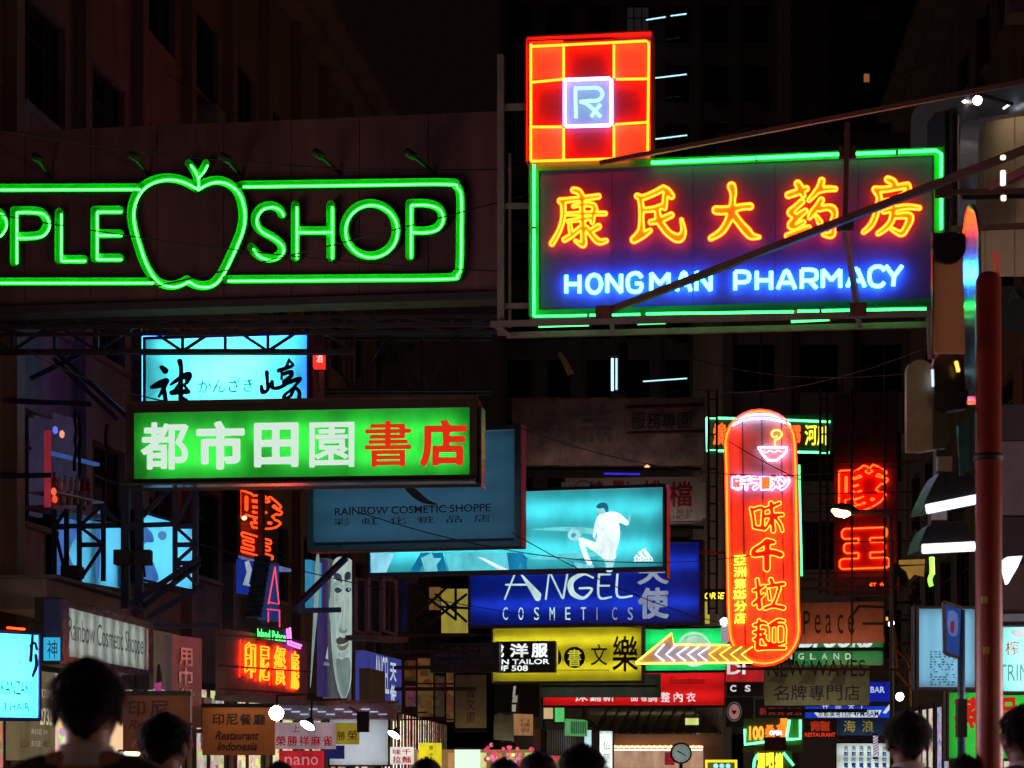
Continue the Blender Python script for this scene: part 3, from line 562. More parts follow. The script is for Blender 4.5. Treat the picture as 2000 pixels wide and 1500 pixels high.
# ------------------------------------------------------------------ pale blue calligraphy light box
b = Board('calligraphy_light_box', 'pale blue light box with dark brush characters above the green bookshop sign', 'light box', 282, 33.2, 605, 32.8, 800)
xa, za, xb, zb = b.rect(285, 664, 600, 795); hh = zb - za; ww = xb - xa; fx = lambda a, c, z1: ((xa + ww * a, za + hh * z1), (xa + ww * c, za + hh * z1))
lightbox(b, (280, 659, 605, 800), translucent((.085, .72, .80), dirt=.2), .45, 5, paint(hx(30, 50, 190), .5), power=26, tp=.5, case=paint((.25, .27, .3)), tubes=[fx(.05, .95, .93), fx(.12, .9, .68), fx(.3, .75, .56), fx(.2, .72, .44), fx(.25, .8, .3), fx(.06, .94, .08)])
INK = paint((.01, .02, .16), .5, 0, .2)
bs = [[(395, 310, 26), (410, 400, 20), (405, 560, 22), (410, 760, 24)], [(200, 375, 20), (235, 410, 30)], [(90, 590, 16), (170, 560, 34), (245, 525, 30)], [(240, 540, 26), (215, 610, 20), (170, 690, 12)], [(215, 560, 16), (230, 650, 20), (245, 770, 22)],
      [(300, 560, 12), (390, 500, 22), (490, 460, 34), (470, 540, 20)], [(310, 650, 24), (400, 640, 26), (490, 640, 20)], [(440, 560, 12), (470, 610, 16), (490, 640, 20)], [(400, 540, 14), (350, 610, 14), (320, 650, 18)], [(400, 710, 20), (460, 730, 20), (490, 775, 22)],
      [(1340, 430, 20), (1345, 520, 16), (1350, 610, 16)], [(1280, 580, 14), (1295, 640, 22), (1350, 620, 14), (1385, 540, 10), (1400, 530, 14), (1400, 600, 16)], [(1400, 600, 14), (1460, 600, 18), (1550, 560, 14)],
      [(1580, 290, 12), (1560, 350, 14), (1540, 390, 18)], [(1580, 295, 10), (1620, 350, 14), (1560, 380, 18), (1470, 410, 20)], [(1500, 420, 12), (1500, 500, 12)], [(1510, 450, 16), (1600, 425, 20), (1600, 470, 20), (1520, 530, 16)], [(1520, 560, 14), (1600, 530, 20), (1700, 495, 18), (1660, 560, 14), (1600, 620, 12), (1530, 680, 16), (1540, 720, 20), (1600, 680, 16), (1640, 600, 16), (1690, 640, 18), (1690, 710, 18), (1660, 765, 12)]]
for part in (bs[:10], bs[10:]):
    k = 1.2
    L = [np.array([b.uv(280 + q[0] * .18, 650 + q[1] * .18, .012) for q in l]) for l in strokes_contour([[(x, y, r * k) for x, y, r in s] for s in part], 5.)]; b.plate('brush_character', L, INK, .012)
b.text('lettering', 'かんざき', (387, 740, 495, 768), paint(hx(60, 190, 200), .5), .012)
b.text('small_print', '▪▪▪▪▪▪▪▪▪▪▪▪▪▪▪▪', (596, 690, 597, 784), INK, .012) if False else None
b.box('side_panel', (606, 659, 610, 795), RUST, .02, .4)
BN = em((.012, .06, 1), 38)
for P_ in ([(279, 657), (279, 798)], [(279, 657), (606, 657)], [(606, 657), (606, 798)]): b.tube('neon_tube', [P_], .014, BN, -.05, sm=False)
b = Board('red_lantern_sign', 'small red lit sign with white marks beside the pale blue light box', 'sign', 611, 32, 634, 32, 720)
b.box('case', (611, 684, 633, 716), em((1, .03, .02), 1.1), 0, .25); b.text('lettering', '酒', (618, 690, 630, 708), em((1, .8, .8), 1.2), .01); b.box('bracket', (612, 650, 631, 683), RUST, .05, .2); b.box('banner', (622, 722, 632, 776), paint(hx(190, 150, 150), .8), .1, .12)

# ------------------------------------------------------------------ green bookshop light box
b = Board('bookshop_sign', 'wide green light box with four white and two red rounded characters', 'light box', 248, 29.2, 940, 28.7, 950)
xa, za, xb, zb = b.rect(262, 807, 918, 936); hh = zb - za; ww = xb - xa; fx = lambda a, c, z1, z2: ((xa + ww * a, za + hh * z1), (xa + ww * c, za + hh * z2))
k = lightbox(b, (248, 793, 932, 950), translucent((.035, .72, .06), dirt=.3), .45, 14, paint(hx(60, 48, 34), .5, .3), power=17, tp=.36, case=paint((.3, .33, .3)), tubes=[fx(.03, .3, .62, .6), fx(.06, .33, .3, .28), fx(.34, .6, .66, .64), fx(.42, .62, .36, .36), fx(.63, .97, .68, .68), fx(.66, .98, .3, .3)])
bx = [(275, 825, 368, 918), (383, 823, 478, 918), (496, 826, 583, 913), (604, 825, 692, 913), (713, 822, 803, 912), (820, 821, 912, 911)]
WB = em((.70, .86, .74), .95)
for ch_, w_, q_ in zip('都市田園', (.026, .04, .036, .018), bx): b.cjk(ch_, [q_], w_, WB, off=.012, res=100)
for ch_, w_, q_ in zip('書店', (.014, .034), bx[4:]): b.cjk(ch_, [q_], w_, em((.80, .03, .01), .9), off=.012, res=70)
mirror = paint(hx(190, 190, 195), .12, 1., .3, 5); xa, za, xb, zb = b.rect(932, 793, 941, 950)
MB().box((xb - .03, -.05, za), (xb, .45, zb)).build('side_trim', mirror, b.e); xa, za, xb, zb = b.rect(248, 936, 932, 950); MB().box((xa, -.34, za - .03), (xb, -.031, za)).build('lower_trim', mirror, b.e)
xa, za, xb, zb = b.rect(248, 786, 932, 793); MB().box((xa, -.1, za + .005), (xb, .45, zb)).build('upper_trim', RUST, b.e)
# ------------------------------------------------------------------ unlit blue cosmetics box, made visible by weak tubes added inside
b = Board('blue_cosmetics_sign', 'unlit blue box sign, brightened by weak added tubes, with dark serif lettering below the green bookshop sign', 'sign', 602, 33, 1018, 32.2, 1078)
k = lightbox(b, (602, 844, 1016, 1076), translucent((.07, .26, .46)), .35, 10, paint(hx(60, 110, 130), .3, .6, .3), power=2.2, n=4)
b.box('inner_band', (613, 1060, 1004, 1066), paint(hx(40, 70, 120), .2, .4), -.012, -.004)
DK = paint(hx(24, 30, 52), .5)
b.text('lettering', 'RAINBOW COSMETIC SHOPPE', (654, 992, 958, 1007), DK, .012, .012); b.text('lettering', '彩  虹  化  粧  品  店', (652, 1013, 958, 1027), DK, .012)
b.poly('line', [[(678, 990), (936, 991), (936, 992), (678, 991)]], DK); b.poly('emblem', [[(790, 952), (812, 955), (835, 975), (855, 985), (828, 983), (805, 970)]], DK, sm=True)
# ------------------------------------------------------------------ cyan sports light box
b = Board('sports_light_box', 'cyan sportswear light box showing a white footballer and a three stripe logo', 'light box', 718, 39, 1303, 37.6, 1125)
k = lightbox(b, (718, 965, 1300, 1124), translucent((.045, .52, .64), dirt=.28), .4, 5, paint(hx(20, 60, 110), .4, .3), power=25, n=2, tp=.45, case=paint((.4, .4, .4)))
WL = em((.85, 1, 1), 1.25, False); WL2 = em((.2, .75, .85), 1.0, False)
def o4(L, ox=550, oy=750, s=.425): return [(ox + x * s, oy + y * s) for x, y in L]
SK_ = em((.28, .72, .8), 1, False); HR_ = em((.01, .15, .24), 1, False); WS_ = em((.45, .85, .9), 1, False)
for L, mm in (([(1452, 608), (1478, 596), (1500, 588), (1530, 590), (1548, 630), (1556, 690), (1546, 740), (1536, 772), (1532, 804), (1476, 802), (1466, 764), (1440, 748), (1450, 700), (1442, 655)], WL), ([(1520, 590), (1548, 592), (1572, 610), (1596, 634), (1588, 650), (1562, 640), (1540, 630)], WL),
              ([(1588, 634), (1598, 604), (1604, 600), (1603, 622), (1594, 650)], SK_), ([(1454, 606), (1440, 640), (1432, 676), (1430, 700), (1440, 704), (1450, 672), (1460, 640)], WL), ([(1430, 700), (1436, 716), (1450, 712), (1442, 700)], SK_),
              ([(1452, 738), (1410, 716), (1374, 706), (1366, 722), (1400, 746), (1446, 776), (1468, 792)], WL), ([(1366, 710), (1388, 718), (1396, 750), (1412, 790), (1426, 822), (1410, 834), (1390, 800), (1374, 756)], WL), ([(1338, 846), (1380, 832), (1412, 822), (1430, 828), (1432, 846), (1372, 856)], WL2),
              ([(1484, 800), (1528, 802), (1524, 840), (1518, 862), (1494, 862), (1488, 830)], WS_), ([(1450, 572), (1466, 566), (1482, 572), (1488, 594), (1474, 606), (1456, 602)], SK_), ([(1446, 566), (1454, 552), (1474, 544), (1494, 550), (1502, 568), (1500, 590), (1488, 584), (1480, 570), (1460, 572)], HR_),
              ([(1452, 588), (1476, 590), (1472, 608), (1456, 604)], HR_), ([(1500, 640), (1512, 690), (1508, 740), (1500, 700)], WS_), ([(1470, 700), (1476, 750), (1482, 790), (1474, 760)], WS_)): b.poly('print', [o4(L)], mm, .010 + .0006 * len(L), True)
b.poly('print', [o4([(1345 + 30 * math.cos(a), 694 + 28 * math.sin(a)) for a in [k * math.pi / 8 for k in range(16)]])], em((.4, .85, .9), 1, False), .012)
b.poly('print', [o4([(1330, 690), (1345, 682), (1355, 694), (1344, 706), (1332, 704)])], em((.03, .4, .5), 1, False), .014)
b.poly('print', [o4([(1340, 820), (1395, 828), (1432, 842), (1425, 850), (1370, 848)])], WL2, .014, True); b.poly('print', [o4([(1150, 668), (1300, 656), (1430, 664), (1430, 690), (1300, 676)])], em((.2, .78, .85), 1, False), .006, True)
b.poly('print', [o4([(1130, 800), (1300, 780), (1440, 772), (1560, 762), (1440, 790), (1300, 806)])], em((.16, .72, .8), 1, False), .006, True)
for L in ([(1618, 800), (1632, 782), (1650, 800)], [(1637, 775), (1650, 765), (1674, 800), (1655, 800)], [(1655, 762), (1668, 754), (1704, 800), (1682, 800)]): b.poly('logo_stripe', [o4(L)], WL, .012)
b.text('logo_lettering', 'adidas', (1238, 1088, 1276, 1097), WL, .012, .02)
DB = em((.01, .22, .45), 1, False)
b.poly('print', [o4([(640, 775), (740, 775), (760, 860), (700, 862), (690, 800), (660, 815), (630, 862), (590, 862)])], DB, .01); b.poly('print', [o4([(640, 800), (690, 775), (700, 800), (735, 800), (712, 832), (718, 862), (660, 862)])], WL2, .013)
b.poly('print', [o4([(750, 775), (1040, 775), (1050, 866), (770, 866)])], em((.12, .68, .78), 1, False), .008); b.poly('print', [o4([(900, 795), (930, 800), (1060, 862), (1020, 865)])], WL, .012); b.poly('print', [o4([(1035, 775), (1105, 775), (1130, 800), (1125, 866), (1105, 866), (1100, 820), (1085, 866), (1048, 866)])], DB, .013)
b.poly('print', [o4([(410, 778), (520, 778), (480, 868), (410, 868)])], em((.3, .75, .95), 1, False), .01)
xa, za, xb, zb = b.rect(1300, 965, 1304, 1124); MB().box((xa, -.04, za - .05), (xa + .03, .3, zb + .1)).build('side_trim', BLACK, b.e)
# ------------------------------------------------------------------ royal blue cosmetics sign
b = Board('blue_angel_sign', 'royal blue light box with white art deco lettering and white characters on its right', 'light box', 915, 44.5, 1372, 43.3, 1225)
k = lightbox(b, (915, 1066, 1370, 1225), translucent((.006, .03, .50), dirt=.3), .4, 4, paint(hx(20, 25, 120), .4), power=17, n=2, tp=.36, case=paint((.22, .22, .3)), vertical=False)
LW = em((.62, .88, .86), 1, False); GW = em((.27, .31, .42), 1, False)
def thick(bd, paths, mat, name='letter', off=.012, step=1.): bd.plate(name, [np.array([bd.uv(*q, off) for q in l]) for l in strokes_contour(paths, step)], mat, off)
thick(b, [[(986, 1170, 1.8), (1005, 1122, 1.8)], [(1018, 1122, 1.5), (1050, 1162, 7)], [(1018, 1122, 1), (1050, 1168, 6)], [(988, 1142, 1.8), (1036, 1142, 1.8)]], LW)
thick(b, [[(1066, 1170, 1.8), (1072, 1122, 1.6)], [(1076, 1122, 1.8), (1098, 1168, 1.8)], [(1100, 1168, 2), (1108, 1122, 2)]], LW)
thick(b, [[(1158, 1128, 2.2), (1140, 1121, 3), (1116, 1135, 5.5), (1118, 1158, 5.5), (1140, 1168, 3), (1156, 1150, 2.2), (1132, 1149, 2)]], LW)
thick(b, [[(1170, 1122, 2.2), (1170, 1166, 2.2), (1194, 1166, 1.8)], [(1170, 1144, 1.8), (1190, 1144, 1.8)], [(1170, 1122, 1.8), (1192, 1122, 1.8)]], LW); thick(b, [[(1206, 1122, 2.2), (1206, 1164, 2.2), (1234, 1164, 1.8)]], LW)
for i, ch in enumerate('COSMETICS'): x = 982 + i * 30.5; b.text('letter', ch, (x, 1186, x + (10 if ch != 'I' else 2), 1211), LW if i < 6 else GW, .012)
b.cjk('天使', [(1245, 1098, 1306, 1142), (1246, 1148, 1306, 1209)], .035, GW, off=.012, res=60)
# ------------------------------------------------------------------ yellow bookshop sign
b = Board('yellow_book_sign', 'bright yellow light box with black characters and two black discs under the blue sign', 'light box', 950, 52.5, 1258, 51.8, 1335)
k = lightbox(b, (960, 1222, 1256, 1334), translucent((.62, .56, .015), dirt=.25), .4, 3, paint(hx(120, 110, 40), .5), power=17, n=2, tp=.36, case=paint((.35, .33, .2)))
BK = paint((.01, .01, .01), .5)
b.cjk('樂', [(1196, 1242, 1246, 1312)], .012, BK, off=.012, res=60); b.cjk('文', [(1154, 1258, 1186, 1300)], .008, BK, off=.012, res=60)
for cx_ in (1122, 1076): b.poly('disc', [[(cx_ + 21 * math.cos(a), 1284 + 21 * math.sin(a)) for a in [k2 * math.pi / 12 for k2 in range(24)]]], BK, .012)
b.cjk('書田', [(1109, 1268, 1135, 1302), (1064, 1268, 1090, 1300)], .01, em((.72, .68, .05), .9, False), off=.016, res=50); b.poly('line', [[(1085, 1308), (1190, 1308), (1190, 1309.4), (1085, 1309.4)]], BK)
m = 0
# ------------------------------------------------------------------ tailor signs
b = Board('tailor_sign', 'unlit dark tailor sign on the left half of the pair of tailor signs', 'sign', 840, 47.4, 975, 47, 1316, 'tailor signs')
b.box('board', (840, 1256, 975, 1314), paint(hx(16, 16, 24), .4), 0, .2); b.cjk('太成洋服', [(850, 1263, 876, 1283), (878, 1263, 904, 1283), (908, 1263, 934, 1283), (936, 1263, 962, 1283)], .02, paint(hx(90, 90, 105), .5), off=.01, res=40)
b.text('lettering', 'THE SUN TAILOR', (851, 1289, 966, 1299), paint(hx(80, 80, 95), .5), .01, .01); b.text('lettering', 'UF 508', (881, 1303, 935, 1311), paint(hx(80, 80, 95), .5), .01, .01)
b = Board('tailor_sign', 'lit black tailor sign with glowing white characters against the yellow light box', 'light box', 972, 48.5, 1084, 48.2, 1316, 'tailor signs')
b.box('board', (968, 1253, 1084, 1314), paint(hx(12, 12, 40), .4), 0, .2); GWT = em((.95, 1, 1), 1.3, False)
b.cjk('成洋服', [(962, 1258, 984, 1284), (996, 1257, 1032, 1284), (1038, 1257, 1070, 1284)], .03, GWT, off=.01, res=45); b.text('lettering', 'SUN TAILOR', (955, 1288, 1073, 1298), GWT, .01, .015); b.text('lettering', 'UF 508', (968, 1300, 1031, 1311), GWT, .01, .02)
# ------------------------------------------------------------------ signs behind
b = Board('round_emblem_sign', 'bright green light box with a round white ring emblem behind the neon arrow', 'light box', 1258, 57, 1420, 56.5, 1316)
lightbox(b, (1258, 1226, 1425, 1313), translucent((.01, .62, .14)), .3, 3, DARK, power=17, n=2)
ring = lambda r: [(1356 + r * math.cos(a), 1268 + r * math.sin(a)) for a in [k2 * math.pi / 16 for k2 in range(32)]]
b.poly('ring', [ring(34), ring(29)], em((.8, .95, .85), .9, False)); b.poly('ring', [ring(26), ring(14)], em((.75, .9, .8), .8, False))
b = Board('grey_green_board', 'plain grey green board under the yellow light box', 'board', 1040, 58.5, 1290, 58.5, 1363); b.box('board', (1040, 1316, 1291, 1362), paint(hx(112, 130, 112), .7), 0, .2)
fill_signlamp(b, 1060, 1280, 1340, (.9, 1, .8), 3, .6, .02)
b = Board('foundation_sign', 'long red light box for underwear with small white characters', 'light box', 1058, 60.6, 1418, 60.2, 1383)
lightbox(b, (1058, 1300, 1418, 1381), translucent((.62, .008, .01)), .3, 3, DARK, power=11, n=2); RW = em((.9, .85, .9), 1, False)
b.cjk('調整內衣', cells(1262, 1352, 1362, 1371, 4, .3), .015, RW, off=.01, res=40); b.cjk('床鋪新面樣', [(1124, 1352, 1148, 1370), (1152, 1352, 1174, 1370), (1178, 1352, 1200, 1370), (1232, 1352, 1246, 1370), (1252, 1352, 1264, 1370)], .015, RW, off=.012, res=40)
b.text('lettering', 'Foundation', (1308, 1322, 1376, 1336), paint(hx(70, 25, 20), .5), .01, 0, .3)
# ------------------------------------------------------------------ tall ramen neon
b = Board('ramen_neon_sign', 'tall round ended neon sign in orange red with outlined characters and a noodle bowl', 'neon sign', 1415, 39.2, 1562, 38.6, 1305)
def stadium(x0, x1, yt, yb, rt, rbm, dx=8):
    P = []; cx = (x0 + x1) / 2; w = (x1 - x0) / 2
    for k2 in range(13): a = math.pi * k2 / 12; P.append((cx - w * math.cos(a), yt + rt - rt * math.sin(a)))
    for y in np.linspace(yt + rt, yb - rbm, 8)[1:-1]: P.append((x1 + dx * (y - yt) / (yb - yt), y))
    for k2 in range(13): a = math.pi * k2 / 12; P.append((cx + dx * (1) + w * math.cos(a), yb - rbm + rbm * math.sin(a)))
    for y in np.linspace(yb - rbm, yt + rt, 8)[1:-1]: P.append((x0 + dx * (y - yt) / (yb - yt), y))
    return P
out_ = [b.uv(*p) for p in stadium(1413, 1556, 798, 1302, 66, 70)]
me = b.plate('back_board', [out_], paint((.8, .42, .2), .55, 0, .3, 2.2, False, .2), -.02, .02)
for xx in (1450, 1488, 1526):     # sheet seams
    a = b.uv(xx, 820); c = b.uv(xx + 6, 1285); MB().beam((a[0], -.004, a[1]), (c[0], -.004, c[1]), .012, .006).build('seam', DARK, b.e)
b.tube('neon_tube', [stadium(1417, 1552, 803, 1296, 62, 66)], .019, ORG, .13, closed=True, sm=False)
b.tube('neon_tube', [stadium(1421, 1548, 807, 1291, 59, 62)], .012, em((1, .05, .01), 3.2), .07, closed=True, sm=False)
b.tube('neon_tube', [[(1437, 820), (1460, 812), (1486, 809), (1512, 812), (1533, 820)]], .02, em((.5, .14, 1), 12), .08); b.tube('neon_tube', [[(1427, 832), (1455, 820), (1486, 817), (1516, 820), (1543, 829)]], .018, em((.06, .4, 1), 13), .08)
b.tube('bowl_tube', [[(1481, 874), (1537, 874), (1536, 882), (1526, 892), (1517, 899), (1500, 899), (1490, 888), (1481, 874)]], .02, em((.4, .28, 1), 11), .08, sm=False)
b.tube('noodle_tube', [[(1514, 872), (1514, 860), (1522, 856), (1527, 848), (1522, 841), (1512, 841), (1507, 847), (1511, 854), (1518, 852)]], .016, em((1, .35, .06), 6), .08)
b.tube('noodle_tube', [[(1490, 880), (1497, 884), (1504, 880), (1512, 884), (1520, 880), (1528, 883)]], .01, em((1, .5, .4), 3), .07)
b.cjk('味千ラーメン', cells(1431, 930, 1543, 958, 6, -.05), .075, None, em((.45, .25, 1), 9), .012, toff=.06, res=30); b.cjk('味千ラーメン', cells(1435, 934, 1540, 954, 6, .15), .02, em((1, .12, .01), 2.2, False), off=.03, res=30)
RDP = paint((.9, .02, .01), .5, 0, .2); OR2 = em((1, .036, .003), 27)
# each of the four characters drawn with brush strokes, crop units (origin 1430,960; scale 1/4.286)
def cs(L): return [[(1430 + x / 4.286, 960 + y / 4.286, r * .82 / 4.286) for x, y, r in s] for s in L]
rc = [[[(165, 145, 20), (180, 210, 20), (190, 300, 20)], [(190, 150, 20), (260, 140, 20), (262, 220, 20), (258, 300, 22)], [(190, 300, 20), (260, 310, 22)], [(330, 100, 24), (340, 200, 22), (350, 330, 24)], [(270, 150, 16), (330, 130, 20), (400, 100, 20)], [(280, 210, 20), (350, 200, 22), (425, 195, 20)], [(340, 210, 18), (300, 290, 18), (275, 320, 16)], [(370, 220, 18), (410, 280, 18), (425, 330, 16)]],
      [[(290, 420, 30), (250, 450, 24), (190, 490, 26), (185, 530, 26), (260, 520, 30), (340, 510, 32), (410, 530, 32)], [(300, 420, 34), (350, 425, 24)], [(300, 440, 30), (295, 540, 34), (295, 645, 34)]],
      [[(215, 740, 20), (225, 830, 22), (235, 970, 26)], [(185, 830, 18), (240, 810, 20), (270, 790, 16)], [(185, 940, 20), (230, 900, 20), (275, 860, 14)], [(330, 740, 24), (345, 790, 22)], [(300, 795, 18), (360, 785, 22), (435, 775, 22)], [(310, 830, 16), (320, 900, 18)], [(400, 810, 20), (370, 900, 18), (350, 940, 20)], [(280, 980, 20), (350, 960, 22), (435, 975, 24)]],
      [[(230, 1080, 18), (225, 1150, 20), (215, 1300, 26)], [(190, 1120, 18), (260, 1100, 20), (290, 1110, 16)], [(190, 1180, 18), (270, 1170, 20)], [(190, 1240, 18), (280, 1210, 18)], [(220, 1310, 30), (300, 1310, 22), (445, 1310, 20)], [(260, 1200, 18), (300, 1270, 22), (380, 1280, 18), (450, 1265, 14)], [(320, 1120, 18), (390, 1080, 20), (440, 1085, 16)], [(330, 1140, 16), (330, 1260, 14)], [(330, 1130, 16), (440, 1120, 16), (445, 1260, 14)], [(380, 1130, 12), (380, 1260, 12)]]]
for st in rc:
    L = [np.array([b.uv(*q, .03) for q in l]) for l in strokes_contour(cs(st), 1.3)]; b.plate('character_plate', L, RDP, .03, .01); m = MB()
    for l in L: m.tube([(q[0], -.07, q[1]) for q in l], .013, 6, True)
    m.build('neon_outline', OR2, b.e)
YC = em((1, .5, .03), 5.5)
b.cjk('亞洲第', [(1433, 1085, 1457, 1104), (1433, 1108, 1457, 1127), (1434, 1131, 1457, 1150)], .012, YC, off=.05, res=45); b.text('character', '325', (1432, 1153, 1457, 1170), YC, .05, .03); b.cjk('分店', [(1434, 1174, 1458, 1194), (1434, 1197, 1456, 1218)], .012, YC, off=.05, res=45)
b.tube('neon_tube', [[(1561, 908), (1566, 1125)]], .02, em((.1, 1, .3), 3), -.2, sm=False)
# neon arrow
b2 = Board('neon_arrow', 'yellow and white neon arrow pointing left at the foot of the tall ramen sign', 'neon sign', 1240, 38.6, 1450, 38.4, 1300)
A = [(1240, 1295), (1312, 1235), (1316, 1258), (1455, 1262), (1462, 1292)]
b2.plate('back_board', [[b2.uv(*p) for p in A]], paint((.55, .5, .42), .5, 0, .3), -.03, .02)
b2.tube('neon_tube', [[(1242, 1294), (1312, 1237), (1316, 1259), (1425, 1260)]], .014, em((1, .5, .05), 7), .05, sm=False); b2.tube('neon_tube', [[(1242, 1296), (1470, 1294)]], .014, em((1, .5, .05), 7), .05, sm=False)
for i in range(9):
    x = 1280 + i * 21; h_ = 1 if i else .8; c = em((.5, .6, 1), 4.5) if i < 5 else em((1, .42, .03), 5)
    b2.tube('chevron_tube', [[(x + 22 * h_, 1263 if i > 1 else 1258), (x, 1278), (x + 17, 1291)]], .013, c, .05, sm=False)
# ------------------------------------------------------------------ green outlined neon behind, red two character neon
b = Board('green_outline_sign', 'narrow green outlined neon sign crossing behind the top of the ramen sign', 'neon sign', 1378, 55.6, 1626, 55, 886)
b.box('board', (1378, 815, 1626, 887), paint((.03, .06, .035), .6), .02, .15); b.tube('neon_tube', [[(1380, 816), (1380, 880), (1620, 884)], [(1380, 816), (1500, 819), (1622, 824)]], .032, em((.12, 1, .3), 3.4), .05, sm=False)
b.cjk('燒粥', [(1394, 828, 1418, 868), (1548, 832, 1562, 864)], .01, None, em((1, .08, .01), 2.5), .02, toff=.04, res=40); b.cjk('河川', [(1572, 830, 1595, 870), (1596, 832, 1614, 870)], .015, em((1, .8, .05), 2.2), off=.04, res=40)
b = Board('red_neon_tower_sign', 'vertical red neon sign with two large outlined characters on a dark grid frame', 'neon sign', 1625, 50.6, 1755, 50, 1160)
b.box('board', (1628, 770, 1752, 1165), paint((.10, .035, .04), .55, 0, .4), .02, .12)
b.cjk('沙', [(1640, 798, 1736, 885)], .05, paint((.12, .02, .02), .6), off=-.01, res=50, ext=.01)
RN = em((1, .02, .002), 15)
b.cjk('嗲', [(1640, 912, 1735, 1002)], .03, paint((.6, .02, .02), .5), RN, .019, off=-.005, toff=.06, res=55); b.cjk('王', [(1641, 1034, 1738, 1112)], .085, paint((.3, .02, .02), .5), RN, .02, off=-.005, toff=.06, res=55)
for x in (1664, 1728): seg(b, (x, 760), (x, 1240), .05, .35, DARK)
for y in (905, 965, 1000, 1060, 1120): seg(b, (1575, y), (1790, y - 4), .03, .33, DARK)
b.cjk('紅女店', [(1698, 1138, 1712, 1150), (1718, 1137, 1728, 1150), (1736, 1138, 1752, 1150)], .01, em((1, .08, .01), 3), off=.02, res=30); b.box('board', (1694, 1128, 1756, 1160), paint((.3, .02, .02), .5), .02, .1)
# ------------------------------------------------------------------ peace, england, fashion signs
b = Board('peace_sign', 'dull orange board reading peace in dark narrow letters', 'sign', 1540, 52.6, 1728, 52, 1258); b.box('board', (1540, 1178, 1727, 1257), paint(hx(206, 130, 92), .6), 0, .25)
fill_signlamp(b, 1545, 1720, 1268, (1, .5, .3), 14, .8)
for ch, x0, x1, y0 in (('P', 1569, 1582, 1193), ('e', 1591, 1603, 1200), ('a', 1612, 1624, 1200), ('c', 1636, 1647, 1200), ('e', 1656, 1669, 1200)): b.text('letter', ch, (x0, y0, x1, 1238), paint(hx(50, 25, 22), .5), .01, .0)
for p, q in (((1678, 1184), (1730, 1186)), ((1684, 1218), (1732, 1218)), ((1662, 1205), (1678, 1184))): seg(b, p, q, .06, .4, DARK, 'lamp_arm')
b = Board('england_sign', 'dark green light box with white script above spaced capitals', 'light box', 1548, 56.6, 1728, 56, 1305); lightbox(b, (1548, 1240, 1728, 1304), translucent((.012, .11, .03)), .3, 3, DARK, power=14, n=2)
b.text('lettering', 'Brooks', (1560, 1228, 1708, 1266), em((.85, .95, .9), 1, False), .01, .03, .3)
for i, ch in enumerate('ENGLAND'): b.text('letter', ch, (1513 + i * 23, 1276, 1524 + i * 23, 1288), em((.7, .75, .7), .9, False), .01, .01)
b = Board('fashion_sign', 'dim khaki board with hand painted dark characters', 'sign', 1493, 50, 1698, 49.6, 1380); b.box('board', (1493, 1300, 1698, 1378), paint(hx(150, 145, 112), .7, 0, .3), 0, .2)
fill_signlamp(b, 1500, 1690, 1388, (1, .9, .6), 9, .8)
b.text('lettering', 'NEW WAVES', (1499, 1290, 1690, 1322), BK, .01, .0); PUR = paint(hx(45, 35, 70), .6); b.cjk('名牌專門店', cells(1508, 1338, 1682, 1368, 5, .14), .004, PUR, off=.01, res=50)
b.poly('print', [[(1500, 1330), (1530, 1302), (1545, 1302), (1530, 1338)], [(1560, 1335), (1580, 1303), (1600, 1303), (1590, 1338)], [(1620, 1335), (1640, 1303), (1655, 1303), (1650, 1338)]], paint(hx(112, 108, 90), .7), .005)
b = Board('red_corner_sign', 'red light box fragment with white letters above a black one under the arrow', 'light box', 1420, 53, 1492, 53, 1360); b.box('case', (1419, 1300, 1492, 1331), em((.55, .02, .02), .8, False), 0, .2); b.text('lettering', 'DI', (1420, 1294, 1456, 1317), RW, .01, .03)
b = Board('black_letter_sign', 'small black sign with two white capitals beside the khaki board', 'sign', 1420, 53.2, 1492, 53.2, 1360); b.box('case', (1419, 1333, 1490, 1359), BK, 0, .2); b.text('letter', 'C', (1426, 1338, 1438, 1351), RW, .01, .03); b.text('letter', 'S', (1455, 1338, 1466, 1351), RW, .01, .03)
b = Board('heart_sign', 'dark sign with a pink ring and heart emblem at its centre', 'sign', 1418, 52, 1472, 52, 1420); b.box('board', (1418, 1362, 1472, 1420), paint(hx(22, 30, 28), .6), 0, .15)
el = lambda rx, ry: [(1434 + rx * math.cos(a), 1390 + ry * math.sin(a)) for a in [k2 * math.pi / 12 for k2 in range(24)]]
b.poly('emblem', [el(11, 15), [(1434, 1396), (1429, 1390), (1431, 1386), (1434, 1389), (1437, 1386), (1439, 1390)]], em((.55, .22, .2), .6, False)); b.poly('ring', [el(14.5, 19), el(13.3, 17.6)], em((.2, .3, .25), .5, False))
b = Board('faint_red_text_sign', 'dark teal sign with dim red characters under the khaki board', 'sign', 1472, 54, 1573, 54, 1404); b.box('board', (1474, 1366, 1573, 1402), paint(hx(30, 45, 48), .5), 0, .15); b.cjk('新興美食店', cells(1482, 1382, 1568, 1397, 5, .2), .01, em((.3, .02, .01), .9, False), off=.01, res=40)
b = Board('blue_bar_sign', 'small deep blue lit sign reading bar at the right of the khaki board', 'light box', 1697, 55, 1740, 55, 1372); b.box('case', (1697, 1332, 1740, 1370), em((.01, .02, .45), .8, False), 0, .2); b.text('lettering', 'BAR', (1700, 1341, 1728, 1353), em((.6, .7, 1), 1, False), .01, .02)
b = Board('opening_hours_sign', 'blue banner sign with a white strip giving opening hours', 'light box', 1573, 51, 1742, 50.7, 1404); b.box('case', (1573, 1380, 1742, 1402), em((.01, .05, .62), .9, False), 0, .2)
